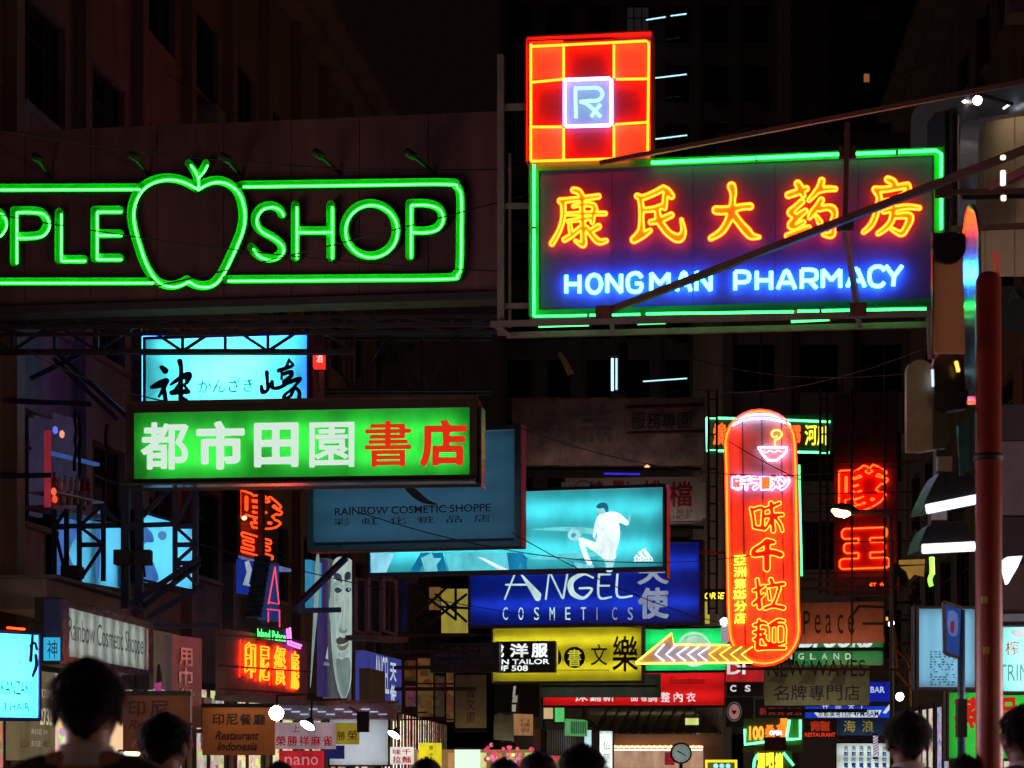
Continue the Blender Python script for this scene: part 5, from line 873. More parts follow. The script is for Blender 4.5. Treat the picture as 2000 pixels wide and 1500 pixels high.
b.box('slab', (544, 1372, 770, 1404), paint(hx(150, 150, 165), .25, .5, .3), .1, 2.5); b.box('edge', (540, 1368, 780, 1373), STEEL, 0, .1)
for i in range(12): a = b.uv(560 + i * 17, 1385 + (i % 3) * 5); MB().box((a[0] - .08, .04, a[1] - .012), (a[0] + .08, .09, a[1] + .012)).build('reflection_glow', em((.5, .5, .75), 1, False), b.e)  # reflections on the soffit drawn as small glowing bars
# flood lamps on brackets
def flood(label, px, py, D, r, col, st, tilt, body=True):
    e = empty('flood_lamp', W(px, py, D), 0, label, 'flood lamp', 'flood lamps over the left shop fronts'); R = Euler((tilt[0], 0, tilt[1])).to_matrix()
    m = lathe([(r * .35, 0), (r * .6, r * .6), (r, r * .9), (r, r)], 14); m.v = [tuple(R @ Vector((v[0], v[2] * -1, v[1]))) for v in m.v]; m.build('housing', BLACK, e)
    m = MB(); v = [tuple(R @ Vector((r * .93 * math.cos(a), -r * 1.01, r * .93 * math.sin(a)))) for a in [k2 * math.pi / 8 for k2 in range(16)]]; m.add(v, [tuple(range(16))]); m.build('lens', em(col, st), e); 
    m = MB(); m.beam((0, 0, 0), (0, .1, r * 2.2), .03); m.beam((0, .1, r * 2.2), (.5, .5, r * 2.4), .03); m.build('bracket', DARK, e)
flood('dazzling white floodlight facing the street beside the orange brown sign', 540, 1391, 29, .11, (1, .97, .9), 60, (.15, .1)); flood('white floodlight tilted down above the pink sign', 608, 1404, 31, .13, (.8, .85, 1), 14, (.9, -.7)); flood('white floodlight tilted down at the right edge of the blank light box', 776, 1424, 37, .13, (.95, .9, 1), 12, (.9, -.8))
b = Board('black_speaker', 'black box lamp hanging above the dull yellow sign', 'lamp', 698, 36, 722, 36, 1430); a = b.rect(697, 1390, 720, 1430); MB().box((a[0], 0, a[1]), (a[2], .25, a[3])).beam((a[0], .1, a[3]), (a[0] - .15, .3, a[3] + .08), .04).build('housing', BLACK, b.e)
b = Board('red_text_light_box', 'small white light box with four red characters in two rows', 'light box', 762, 40, 808, 40, 1494); b.box('case', (762, 1459, 808, 1493), em((.85, .82, .75), 1, False), 0, .15); b.cjk('味千拉麵', [(767, 1463, 783, 1474), (785, 1463, 803, 1474), (767, 1477, 783, 1490), (785, 1477, 803, 1490)], .02, em((.6, .02, .01), .9, False), off=.01, res=36)
b = Board('small_yellow_sign', 'small bright yellow light box at the bottom edge left of the centre heads', 'light box', 818, 42, 864, 42, 1506); b.box('case', (818, 1451, 862, 1506), em((.9, .75, .02), 1, False), 0, .15); b.cjk('樂文', [(838, 1455, 846, 1466), (838, 1470, 846, 1482)], .01, em((.12, .1, .01), 1, False), off=.01, res=36)
b = Board('pale_green_light_box', 'pale green white light box at the bottom edge right of the yellow one', 'light box', 886, 42, 942, 42, 1510); b.box('case', (888, 1464, 938, 1510), em((.75, .95, .75), 1.1), 0, .15); b.box('rim', (884, 1460, 942, 1464), STEEL, -.03, .15)
b = Board('worn_notice_board', 'worn tan hanging board with vertical ink streaks', 'sign', 888, 49, 952, 49, 1430); b.box('board', (889, 1318, 950, 1422), paint(hx(150, 130, 92), .6, 0, .35, 2, True), 0, .15); b.cjk('書文畫', cells(910, 1340, 928, 1412, 3, .1, True), -.005, paint(hx(70, 60, 45), .6), off=.01, res=36)
fill_signlamp(b, 892, 948, 1428, (1, .8, .5), 8, .6, .02)
b = Board('torn_poster', 'torn pale poster hanging low left of centre', 'poster', 962, 50, 1006, 50, 1450); b.poly('sheet', [[(965, 1398), (975, 1392), (990, 1398), (1003, 1394), (1004, 1448), (964, 1444)]], paint(hx(170, 175, 150), .7), 0, False, .02)
fill_signlamp(b, 966, 1002, 1454, (1, .9, .7), 6, .5, .02)
b = Board('orange_lit_board', 'small orange lit board with dark writing right of the torn poster', 'sign', 1008, 50, 1042, 51, 1440); b.box('board', (1009, 1394, 1041, 1436), em((.42, .2, .08), .8, False), 0, .1); b.cjk('行樓會', cells(1015, 1402, 1036, 1430, 3, .1, True), .0, em((.12, .05, .02), .8, False), off=.01, res=30)
b = Board('broken_letter_strip', 'upright strip of broken white letter plates in the dark left of centre', 'sign', 1000, 52, 1014, 52, 1400)
for L in ([(1003, 1340), (1008, 1340), (1006, 1358), (1001, 1362)], [(1002, 1360), (1011, 1358), (1010, 1372), (1000, 1372)], [(1000, 1376), (1008, 1376), (1007, 1390), (1000, 1390)]): b.poly('plate', [L], em((.45, .4, .35), .8, False), 0, False, .015)
b = Board('dark_hanging_board', 'black blank board hanging between the worn tan board and the red light box', 'board', 968, 55, 1054, 55, 1398); b.box('board', (966, 1334, 1000, 1392), BLACK, .1, .3); b.box('board', (1014, 1334, 1054, 1400), paint(hx(50, 40, 34), .7, 0, .4, 3, True), .1, .3)
for x0, c, lb in ((1062, (.75, .5, .25), 'small warm lit window under the red underwear light box'), (1084, (.12, .85, .2), 'small green lit window under the red underwear light box')): b = Board('lit_window', lb, 'window', x0, 70, x0 + 20, 70, 1412); b.box('pane', (x0, 1382, x0 + 18, 1404 + (x0 > 1070) * 6), em(c, .8, False), 0, .1); b.box('frame', (x0 - 2, 1404 + (x0 > 1070) * 6, x0 + 21, 1408 + (x0 > 1070) * 6), DARK, -.1, .1)
b = Board('green_notice', 'tilted green lit notice with columns of small print', 'sign', 1110, 49, 1148, 51, 1440); b.box('board', (1111, 1404, 1147, 1437), em((.12, .42, .14), .8, False), 0, .1)
for i in range(7): b.box('text_column', (1115 + i * 4.4, 1409, 1117 + i * 4.4, 1433), em((.03, .12, .04), .8, False), -.02, -.005)
b = Board('striped_shutter', 'brown vertical slatted screen above the middle heads', 'screen', 1066, 50, 1150, 57, 1475)
for i in range(19): x = 1066 + i * 4.4; b.box('slat', (x, 1426, x + 2.6, 1476), paint(hx(150, 120, 95), .4, .2), -.04, .0)
b.box('backing', (1064, 1424, 1150, 1476), paint(hx(60, 45, 40), .7), .02, .1)
b = Board('cream_wall_panel', 'cream wall left of the slatted screen above the middle heads', 'panel', 1043, 51, 1066, 51, 1480); b.box('panel', (1043, 1424, 1066, 1470), paint(hx(200, 165, 140), .7), 0, .2)
b = Board('pink_shop_lights', 'jumble of pink and violet shop lights between the middle heads', 'lamp', 930, 52, 1100, 52, 1500)
for i in range(44):
    px = 945 + rng.random() * 150; py = 1452 + rng.random() * 36 + (px - 945) * .08; c = [(.8, .06, .15), (.9, .2, .35), (.35, .2, .9), (1, .7, .6), (.6, .03, .08)][int(rng.integers(5))]; a = b.uv(px, py); r_ = .025 + rng.random() * .05; lathe([(.02, -r_), (r_, -r_ * .4), (r_, r_ * .4), (.02, r_)], 8).build('lamp_shade', em(c, .9 + rng.random() * .9, False), b.e, (a[0], rng.random() * .6, a[1]))
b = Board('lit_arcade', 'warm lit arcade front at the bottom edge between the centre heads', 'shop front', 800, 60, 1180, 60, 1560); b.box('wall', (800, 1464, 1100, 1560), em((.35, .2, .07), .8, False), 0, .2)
for i in range(9): b.box('shelf', (815 + i * 30, 1470, 830 + i * 30, 1500), em([(.9, .5, .1), (.8, .8, .3), (.6, .3, .1)][i % 3], .9, False), -.1, -.02)
# centre: hanging white vertical sign, canopy, bulbs, clock
b = Board('white_vertical_sign', 'narrow white upright sign with black characters near the clock', 'light box', 1168, 46, 1200, 46, 1520); lightbox(b, (1169, 1426, 1198, 1520), translucent((.62, .74, .76)), .2, 2, RUST, power=8, vertical=True, n=2)
b.cjk('仏蘭西', cells(1178, 1443, 1191, 1520, 3, .25, True), -.004, BK, off=.012, res=40); b.text('lettering', 'テーラー', (1172, 1429, 1195, 1434), BK, .012); seg(b, (1150, 1416), (1172, 1424), .05, .0, DARK, 'bracket'); seg(b, (1135, 1398), (1172, 1422), .05, .0, DARK, 'bracket')
b = Board('white_strip_light_box', 'bluish white narrow light box right of the tilted green notice', 'light box', 1141, 54, 1156, 54, 1500); b.box('case', (1142, 1426, 1155, 1466), em((.55, .85, .9), 1, False), 0, .2)
e = empty('glass_canopy', W(1290, 1425, 76), 0, 'pitched glazed canopy with pale ribs in the centre distance', 'canopy')
a = W(1135, 1432, 76) - W(1290, 1425, 76); 
def rel(x, y, D): return tuple(W(x, y, D) - W(1290, 1425, 76))
MB().add([rel(1150, 1380, 88), rel(1450, 1380, 88), rel(1450, 1432, 74), rel(1150, 1432, 74)], [(3, 2, 1, 0)]).build('glazing', translucent((.42, .38, .26), .12, .45), e)
for x_ in (1190, 1260, 1330, 1400): MB().beam(rel(x_, 1424, 84), rel(x_ + 40, 1424, 84), .1).build('lamp', em((1, .85, .6), 7), e)  # unseen lamps added behind the glazing to light it up
for i, x in enumerate(range(1160, 1440, 22)): MB().beam(rel(x + 30, 1381, 87.9), rel(x, 1433, 73.9), .07).build('rib', [STEEL, paint(hx(90, 160, 90), .4), paint(hx(150, 140, 170), .3, .5)][i % 3], e)
b = Board('corner_building_front', 'low pink beige building front with a row of small bulbs behind the clock', 'building', 1200, 74, 1452, 74, 1560); b.box('wall', (1198, 1434, 1452, 1560), paint(hx(190, 150, 130), .8, 0, .3, .6), 0, 3)
b.box('lit_fascia', (1198, 1458, 1372, 1500), em((.62, .36, .22), .8, False), -.3, -.02); b.box('light_strip', (1199, 1463, 1370, 1466), em((1, .8, .65), 2.2, False), -.35, -.31); b.box('canopy_lamp', (1337, 1403, 1362, 1416), em((.7, .75, .2), 1.1, False), -.5, -.3); b.box('red_plate', (1297, 1469, 1316, 1494), em((.4, .02, .03), .7, False), -.4, -.31)
for i in range(32): a = b.uv(1201 + i * 5.4, 1458 + (i % 2)); lathe([(.01, -.05), (.06, 0), (.01, .05)], 6).build('bulb', em((1, .55, .25), 3, False), b.e, (a[0], -.4, a[1]))
e = empty('street_clock', W(1330, 1500, 45), 0, 'round street clock with pale face above the right heads', 'clock'); z = (1500 - 1471) * 45 / F; R = 21 * 45 / F
MB().tube([(0, -.06, z), (0, .06, z)], R, 28).build('case', BLACK, e); MB().tube([(0, -.07, z), (0, -.061, z)], R * .84, 28).build('face', em((.20, .24, .22), 1, False), e)
for h_, ln, w in ((2.1, .55, .02), (5.25, .42, .028)): MB().beam((0, -.075, z), (R * ln * math.sin(h_), -.075, z + R * ln * math.cos(h_)), w).build('hand', BLACK, e)
for i in range(12): a = i * math.pi / 6; MB().beam((R * .68 * math.sin(a), -.073, z + R * .68 * math.cos(a)), (R * .78 * math.sin(a), -.073, z + R * .78 * math.cos(a)), .012).build('hour_mark', BLACK, e)
MB().tube([(0, 0, -1.2), (0, 0, z - R)], .04, 8).build('post', BLACK, e)
# ------------------------------------------------------------------ old boards behind
b = Board('faded_painted_board', 'large faded dark painted board with worn characters behind the cyan light box', 'board', 1000, 68, 1376, 67, 912)
fill_signlamp(b, 1010, 1366, 916, (1, .7, .6), 16, 1.2, .03)
for i in range(4): b.box('panel', (1000 + i * 94, 778, 1093.4 + i * 94, 910), paint(hx(120, 98, 92), .8, 0, .75, 1.3, False, .3, dirtcol=hx(48, 44, 52)), 0, .2)
FW = paint(hx(84, 78, 88), .8, 0, .6, 3); b.cjk('大羔', [(1050, 800, 1110, 876), (1130, 790, 1196, 866)], .02, FW, off=.012, res=50); b.cjk('服務專園', cells(1232, 806, 1352, 838, 4, .12), .01, paint(hx(28, 24, 28), .8), off=.012, res=40)
b.text('lettering', 'RESTAURANT', (1246, 880, 1356, 896), FW, .012, .01); b.box('trim', (1225, 797, 1376, 800), RUST, -.05, 0); b.box('trim', (1225, 846, 1376, 849), RUST, -.05, 0)
b.tube('tube_lamp', [[(1180, 925), (1250, 926)]], .03, em((.05, .03, 1), .9, False), .2, sm=False); a = b.uv(1265, 913); lathe([(.02, -.06), (.1, 0), (.02, .06)], 8).build('bulb', em((1, .45, .2), 1.6, False), b.e, (a[0], -.2, a[1]))
b = Board('white_red_character_sign', 'white notched board with red brush characters half behind the cyan light box', 'sign', 1096, 62, 1378, 61.6, 1024); cr_ = paint(hx(176, 160, 150), .7, 0, .25); b.box('board', (1104, 934, 1372, 1020), cr_, 0, .15); b.box('end_plate', (1096, 942, 1104, 1012), cr_, 0, .15); b.box('end_plate', (1372, 942, 1378, 1012), cr_, 0, .15); b.box('edge', (1094, 1022, 1378, 1026), STEEL, -.05, .15)
fill_signlamp(b, 1104, 1372, 1030, (1, .85, .75), 11, 1.0, .03)
RR = paint(hx(150, 24, 30), .6); b.cjk('燒臘大排檔', [(1150, 940, 1180, 970), (1196, 938, 1220, 958), (1214, 940, 1240, 972), (1256, 938, 1294, 970), (1306, 940, 1352, 990)], .02, RR, off=.012, res=45); b.poly('ring', [[(1140 + r * math.cos(a), 958 + r * math.sin(a)) for a in [k2 * math.pi / 12 for k2 in range(24)]] for r in (20, 18)], paint(hx(70, 60, 60), .6)); b.text('lettering', 'SHOP', (1306, 1006, 1348, 1015), paint(hx(60, 60, 62), .6), .012); b.cjk('和記', [(1322, 994, 1334, 1004), (1340, 994, 1352, 1004)], 0, paint(hx(60, 60, 62), .6), off=.012, res=30)
b = Board('orange_lit_gable', 'small orange lit gable fragment in the dark under the pharmacy sign', 'window', 1085, 80, 1122, 80, 760); b.poly('panel', [[(1090, 690), (1096, 688), (1108, 704), (1121, 729), (1108, 734), (1100, 712)]], em((.03, .015, .005), .8, False), 0, False, .05)
b = Board('warm_small_window', 'tiny warm window high on the right above the pharmacy sign', 'window', 1686, 84, 1700, 84, 165); b.box('pane', (1688, 144, 1698, 162), em((.35, .10, .03), .9, False), 0, .1); b.box('frame', (1684, 162, 1702, 165), DARK, -.1, .1)
for i, (px, w, yb) in enumerate([(1384, 16, 1200), (1602, 14, 1160)]):
    b = Board('ladder_frame', ['rusty ladder like mast left of the tall ramen sign', 'dark ladder like mast right of the tall ramen sign'][i], 'frame', px, 44, px + w, 44, yb)
    seg(b, (px, 760), (px, yb), .05, 0, RUST); seg(b, (px + w, 760), (px + w, yb), .05, 0, RUST)
    for y in range(780, yb, 34): seg(b, (px, y), (px + w, y), .03, 0, RUST, 'rung')
b = Board('ramen_sign_arm', 'rusty horizontal arms holding the tall ramen sign', 'frame', 1365, 39.6, 1790, 39.6, 1320)
for p, q in (((1366, 1078), (1420, 1080)), ((1440, 1306), (1780, 1308)), ((1560, 1132), (1700, 1130)), ((1556, 1150), (1790, 1146))): seg(b, p, q, .05, -.05, RUST)
b = Board('vertical_pipe_set', 'long thin vertical pipes on the grey block above the ramen sign', 'pipe', 1430, 72, 1700, 72, 880)
for x in (1432, 1560, 1486, 1668): seg(b, (x, 640), (x, 900), .08, 0, STEEL, 'pipe')
b = Board('yellow_small_neon', 'small yellow neon writing left of the tall ramen sign', 'neon sign', 1374, 58, 1420, 58, 1226); b.text('neon_lettering', 'ORSE', (1376, 1157, 1415, 1170), em((1, .7, .04), 2, False), .02, .02, .2); b.box('panel', (1375, 1175, 1386, 1218), em((.5, .42, .05), .9, False), 0, .05); b.box('board', (1372, 1150, 1420, 1172), BLACK, .03, .1)
b = Board('white_lantern', 'bright white lamp tube just left of the foot of the ramen sign', 'lamp', 1404, 50, 1426, 50, 1260); a = b.uv(1415, 1214); lathe([(.02, -.12), (.11, -.06), (.11, .04), (.03, .1)], 10).build('globe', em((.8, .85, 1), 3.5), b.e, (a[0], 0, a[1])); b.box('column', (1409, 1222, 1424, 1254), em((.5, .4, .5), .8, False), 0, .1)
# sodium street lamp and post
e = empty('street_lamp', W(1740, 1300, 42), 0, 'sodium street lamp with a glowing head on a thin grey post', 'street lamp'); o0 = W(1740, 1300, 42)
def rw(x, y, D): return tuple(W(x, y, D) - o0)
MB().tube([rw(1742, 1500, 42), rw(1741, 1080, 42), rw(1738, 1010, 42), rw(1725, 1000, 42), rw(1665, 999, 42)], .045, 8).build('post', STEEL, e)
m = MB(); m.tube([rw(1676, 998, 42), rw(1664, 997, 42), rw(1640, 996, 42), rw(1624, 994, 42)], [.03, .12, .16, .05], 10); m.build('head', STEEL, e); m = MB(); m.tube([rw(1662, 1002, 41.95), rw(1650, 1004, 41.9), rw(1634, 1001, 41.9), rw(1625, 996, 41.95)], [.04, .085, .08, .03], 10); m.build('lens', em((1, .62, .22), 9), e)
b = Board('tattered_gold_awning', 'tattered gold lit awning fragments right of the red neon', 'awning', 1754, 46, 1812, 46, 1140)
for L in ([(1756, 1094), (1806, 1092), (1806, 1102), (1756, 1103)], [(1758, 1107), (1806, 1104), (1804, 1126), (1786, 1122), (1776, 1132), (1770, 1116)]): b.poly('sheet', [L], em((.42, .22, .04), .8, False), 0, False, .02)
b = Board('sagging_cable_bundle', 'bundle of sagging orange lit cables right of the peace board', 'cable', 1700, 45, 1800, 45, 1420)
for L in ([(1745, 1230), (1752, 1270), (1775, 1300), (1778, 1380)], [(1768, 1275), (1785, 1300), (1782, 1330)], [(1735, 1200), (1748, 1240), (1752, 1320)], [(1738, 1290), (1770, 1335), (1790, 1340)]): b.tube('cable', [L], .03, paint(hx(190, 120, 70), .35, .3), .0)
for p, q in (((1735, 1178), (1800, 1176)), ((1735, 1210), (1790, 1212)), ((1748, 1100), (1750, 1420)), ((1778, 1160), (1780, 1420)), ((1735, 1258), (1795, 1256))): seg(b, p, q, .07, -.2, DARK)
flood('bright white spotlight above the right hand man', 1754, 1360, 40, .09, (1, .85, .85), 14, (.1, .2)); flood('white lamp glowing at the right end of the peace board', 1737, 1216, 44, .08, (.8, .85, 1), 9, (.3, .4)); b = Board('orange_strip_lamp', 'orange strip lamp at the right end of the peace board', 'lamp', 1728, 50, 1750, 50, 1215); b.box('tube', (1728, 1205, 1748, 1212), em((1, .35, .05), 1.6, False), 0, .1); b.box('case', (1728, 1212, 1748, 1216), DARK, -.02, .12)
# ------------------------------------------------------------------ right foreground
CHROME = paint((.75, .75, .78), .06, 1., .15, 2, False, .02); COPPER = paint((.92, .46, .26), .5, .0, .22, 3, False, .1); GOLDM = paint((.55, .48, .33), .4, .35, .4, 4, False, .15)
o0 = W(1930, 1500, 9); e = empty('red_pole', o0, 0, 'tall red painted signal pole with worn patches in the right foreground', 'pole')
m = MB(); zt = (1500 - 530) * 9 / F; r = 26 * 9 / F; m.tube([(.01, 0, -2.0), (.005, 0, .2), (0, 0, zt - .04), (0, 0, zt - .012), (0, 0, zt)], [r, r, r * .95, r * .75, r * .2], 24)
redp = paint((.26, .028, .018), .32, .1, .35, 7, False, .06); m.build('shaft', redp, e)
for zz in (1.35,): MB().tube([(0, 0, zz), (0, 0, zz + .03)], r * 1.08, 24).build('band', BLACK, e)
for zz, aa in ((.72, -.5), (.5, -.35)): MB().box((r * math.sin(aa) - .012, -r * math.cos(aa) - .004, zz), (r * math.sin(aa) + .012, -r * math.cos(aa) + .01, zz + .03)).build('paint_patch', paint(hx(200, 180, 90), .6), e)
def plate3(name, label, cat, pts, D, mat, th=.03, rough=None, part='plate', grp=None):
    b = Board(name, label, cat, pts[0][0], D, pts[0][0] + 50, D, max(p[1] for p in pts), grp); b.poly(part, [pts], mat, 0, False, th); return b
arc = lambda cx, cy, rx, ry, a0, a1, n=10: [(cx + rx * math.cos(math.radians(a)), cy - ry * math.sin(math.radians(a))) for a in np.linspace(a0, a1, n)]
b = plate3('signal_backboard', 'tall copper toned metal backboard beside the pharmacy sign', 'backboard', [(1822, 456), (1880, 460), (1884, 690), (1824, 690)], 9.0, COPPER, .01)
b.poly('rim', [[(1820, 456), (1823, 456), (1823, 700), (1820, 700)]], paint(hx(110, 30, 30), .3, .5), .02, False, .012); b.poly('collar', [arc(1853, 482, 33, 34, 180, 360) + [(1884, 457), (1822, 455)]], paint(hx(40, 34, 32), .4, .5), .03, False, .01)  # dark arc across the top is a shadow drawn as a plate
b = Board('polished_visor', 'narrow curved mirror metal visor reflecting the red and blue neon, beside the red pole', 'visor', 1880, 9.8, 1912, 9.8, 780)
m = MB(); P = []; R_ = []
for y, w in ((790, 15), (700, 15.5), (600, 16), (500, 16.5), (450, 15.5), (420, 12), (404, 6), (398, 1.5)): a = b.uv(1896, y); P.append((a[0], .12, a[1])); R_.append(w * 9.8 / F)

nc, nr = 14, 24; V_ = []; F_ = []; o_ = b.e.location.copy(); Rm = Matrix.Rotation(-b.th, 3, 'Z')
for k_ in range(nc + 1):
    t_ = k_ / nc; px_ = 1880 + 32 * t_; D_ = 10.5 - 1.0 * t_ - .035 * math.sin(math.pi * t_); yt_ = 398 + 60 * abs(2 * t_ - 1) ** 2.4
    for r_ in range(nr + 1): V_.append(tuple(Rm @ (W(px_, yt_ + (790 - yt_) * r_ / nr, D_) - o_)))
for k_ in range(nc):
    for r_ in range(nr): a_ = k_ * (nr + 1) + r_; F_.append((a_, a_ + 1, a_ + nr + 2, a_ + nr + 1))
n0 = len(V_); V_ += [(x + .012, y + .004, z) for x, y, z in V_]; F2 = [tuple(n0 + q for q in f[::-1]) for f in F_]
edge = [k_ * (nr + 1) for k_ in range(nc + 1)] + [nc * (nr + 1) + r_ for r_ in range(1, nr + 1)] + [k_ * (nr + 1) + nr for k_ in range(nc - 1, -1, -1)] + [r_ for r_ in range(nr - 1, 0, -1)]
ne = len(edge); F3 = [(edge[k_], edge[(k_ + 1) % ne], n0 + edge[(k_ + 1) % ne], n0 + edge[k_]) for k_ in range(ne)]
m = MB(); m.add(V_, F_ + F2 + F3, True); m.build('mirror_sheet', paint((.8, .8, .82), .07, 1., .06, 2, False, 0), b.e)
for px, py, l in ((1910, 364, 6), (1910, 392, 26), (1911, 438, 8)): a = b.uv(px, py); c = b.uv(px, py + l); MB().tube([(a[0], -.5, a[1]), (a[0], -.5, c[1])], .011, 8).build('lamp_bead', em((1, .75, .6), 3), b.e)
b = plate3('signal_hood', 'rounded brass coloured signal hood lower left of the copper backboard', 'signal hood', arc(1796, 728, 27, 24, 180, 0) + [(1822, 880), (1796, 884), (1769, 884)], 9.1, GOLDM, .015)
b.poly('side', [[(1822, 700), (1882, 690), (1884, 764), (1822, 760)]], paint(hx(120, 100, 70), .35, .6), -.03, False, .01); b.poly('hood_arc', [arc(1850, 740, 34, 56, 175, 20) + [(1884, 764), (1824, 764)]], paint(hx(70, 62, 48), .3, .7), -.01, False, .01)
b.poly('cheek', [[(1822, 792), (1840, 800), (1854, 820), (1854, 860), (1846, 876), (1830, 878), (1822, 876)]], paint(hx(95, 90, 70), .5, .4), .01, False, .01); b.poly('lens_shade', [[(1824, 764), (1888, 764), (1886, 800), (1840, 806), (1824, 790)]], BLACK, .02, False, .03)
b.tube('lamp_slit', [[(1867, 706), (1872, 726)]], .008, em((1, .65, .1), 2), .05, sm=False); b.tube('lamp_slit', [[(1821, 722), (1822, 755)]], .005, em((.6, .8, 1), 1.6), .05, sm=False)
b = plate3('cyan_plate', 'tilted cyan metal plate strapped to the red pole', 'plate', [(1870, 832), (1922, 794), (1922, 902), (1874, 930)], 9.2, paint(hx(70, 140, 150), .3, .5, .4, 5), .006); b.poly('shaded_fold', [[(1898, 813), (1922, 795), (1922, 901), (1898, 915)]], paint(hx(70, 84, 130), .4, .4), .012, False, .002)
def hood(label, x0, x1, yl, yr, yt, D):
    b = Board('flood_hood', label, 'flood lamp', x0, D, x1, D, max(yl, yr), 'hooded lamps on the signal mast'); cx = (x0 + x1) / 2
    m = MB(); Lf = [b.uv(*p) for p in ((x0 + 4, yl - 18), (x0 + 18, yl - 48), (cx - 24, yt), (cx + 26, yt), (x1 - 14, yr - 44), (x1 - 2, yr - 20), (x1, yr - 4), (x0, yl - 2))]
    n = len(Lf); m.v = [(p[0], y, p[1]) for y in (-.06, .22) for p in Lf]; m.f = [tuple(range(n))[::-1] if False else tuple(range(n)), tuple(range(n, 2 * n))[::-1]] + [(i, (i + 1) % n, n + (i + 1) % n, n + i)[::-1] for i in range(n)]; m.sm = [False] * len(m.f); m.build('hood', paint(hx(20, 22, 26), .45, .2), b.e)
    a = b.uv(x0 + 8, yl); c = b.uv(x1 - 4, yr); m = MB(); m.tube([(a[0], -.075, a[1] + .012), (c[0], -.075, c[1] + .012)], .022, 12); m.build('tube', em((.8, .78, 1), 3.0), b.e)
    q = b.uv(cx - 6, yt); MB().beam((q[0], .1, q[1]), (q[0], .1, q[1] + .18), .07).build('stem', BLACK, b.e); MB().box((q[0] - .035, .03, q[1] + .02), (q[0] + .035, .06, q[1] + .09)).build('label_plate', paint(hx(150, 140, 135), .5), b.e)
hood('upper black hooded lamp with a slanted white tube left of the red pole', 1796, 1912, 1003, 982, 926, 9.9); hood('lower black hooded lamp with a level white tube left of the red pole', 1788, 1900, 1080, 1075, 1022, 9.9)
b = Board('green_reflection_drip', 'small yellow green reflection below the lower hooded lamp, built as glowing tubes', 'neon sign', 1812, 11, 1830, 11, 1145); b.tube('neon_tube', [[(1819, 1088), (1820, 1118), (1816, 1132), (1819, 1145)]], .012, em((.3, 1, .08), 2.2), .0); b.tube('neon_tube', [[(1822, 1088), (1823, 1122)]], .007, em((.8, 1, .3), 2.5), .0, sm=False)  # green yellow reflection drawn as glowing tubes
b = Board('triangular_lamp', 'bright white triangular lamp glowing right of the red pole', 'lamp', 1952, 12, 1998, 12, 1145); b.poly('diffuser', [[(1954, 1098), (1966, 1089), (1994, 1087), (1985, 1108), (1966, 1141), (1960, 1118)]], em((1, .86, .95), 3), .0, False, .03); b.poly('bracket', [[(1994, 1085), (2040, 1070), (2040, 1078), (1994, 1092)]], DARK, .0, False, .02)
# blue panel sign, pole and small sign
b = Board('pale_blue_panel_sign', 'pale blue light box panel with dense small print left of the red pole', 'light box', 1790, 17, 1908, 17.05, 1346); lightbox(b, (1790, 1186, 1906, 1345), translucent((.13, .33, .50)), .1, 3, DARK, power=4.2, vertical=True, n=4)
SPm = em((.06, .14, .2), 1, False)
for r_i in range(14):
    x = 1816
    while x < 1862:
        w = 2 + rng.random() * 5; y = 1272 + r_i * 4.9
        if rng.random() < .75: b.box('print_mark', (x, y, min(x + w, 1864), y + 2.2 + rng.random()), SPm, -.012, -.008)
        x += w + 2 + rng.random() * 3
b = Board('grey_blue_pole', 'grey blue thin pole carrying a small blue framed sign', 'pole', 1872, 13, 1888, 13, 1560)
a = b.uv(1881, 1560); c = b.uv(1881, 1190); MB().tube([(a[0], .05, a[1]), (a[0], .05, c[1])], 7.5 * 13 / F, 12).build('shaft', paint(hx(70, 100, 120), .4, .4), b.e); b.box('black_sleeve', (1872, 1365, 1890, 1440), BLACK, .01, .09)
b.poly('framed_sign', [[(1844, 1178), (1876, 1190), (1872, 1283), (1846, 1274)]], em((.02, .05, .22), 1, False), .03, False, .015); b.poly('sign_print', [[(1852, 1195), (1870, 1200), (1869, 1240), (1853, 1236)]], em((.10, .16, .42), 1, False), .05, True); b.poly('sign_print', [[(1857, 1215), (1864, 1214), (1863, 1236), (1856, 1233)]], em((.25, .03, .08), .8, False), .053, True)
for p, q in (((1843, 1176), (1880, 1188)), ((1843, 1176), (1845, 1276)), ((1845, 1276), (1873, 1285))): seg(b, p, q, .02, .05, STEEL, 'frame_bar')
b = Board('cyan_corner_sign', 'cyan white light box with a red character at the right edge', 'light box', 1955, 16, 2060, 15.95, 1354); lightbox(b, (1955, 1222, 2060, 1353), translucent((.25, .7, .7)), .15, 2, STEEL, power=8, n=4); b.cjk('榨', [(1964, 1252, 1990, 1280)], .0, em((.7, .05, .05), .8, False), off=.01, res=50); b.text('lettering', 'TRIM', (1950, 1298, 2010, 1330), em((.2, .45, .45), .9, False), .01); b.box('louvre', (1955, 1200, 2060, 1214), paint(hx(150, 170, 175), .4), -.05, .1)
b.poly('print', [[(1975, 1230), (2010, 1228), (2012, 1240), (1990, 1246), (1978, 1240)]], em((.85, 1, 1), 1, False), .008, True)
b = Board('green_red_character_sign', 'green light box with large red brush characters low at the right', 'light box', 1848, 20, 2060, 19.9, 1486); lightbox(b, (1850, 1350, 2060, 1484), translucent((.02, .30, .03)), .2, 3, DARK, power=9, n=3); b.cjk('蒸品', [(1863, 1362, 1918, 1424), (1950, 1362, 1990, 1424)], .035, em((.75, .02, .015), .9, False), off=.012, res=50); b.cjk('小', [(1904, 1430, 1950, 1474)], .03, em((.75, .02, .015), .9, False), off=.012, res=50)
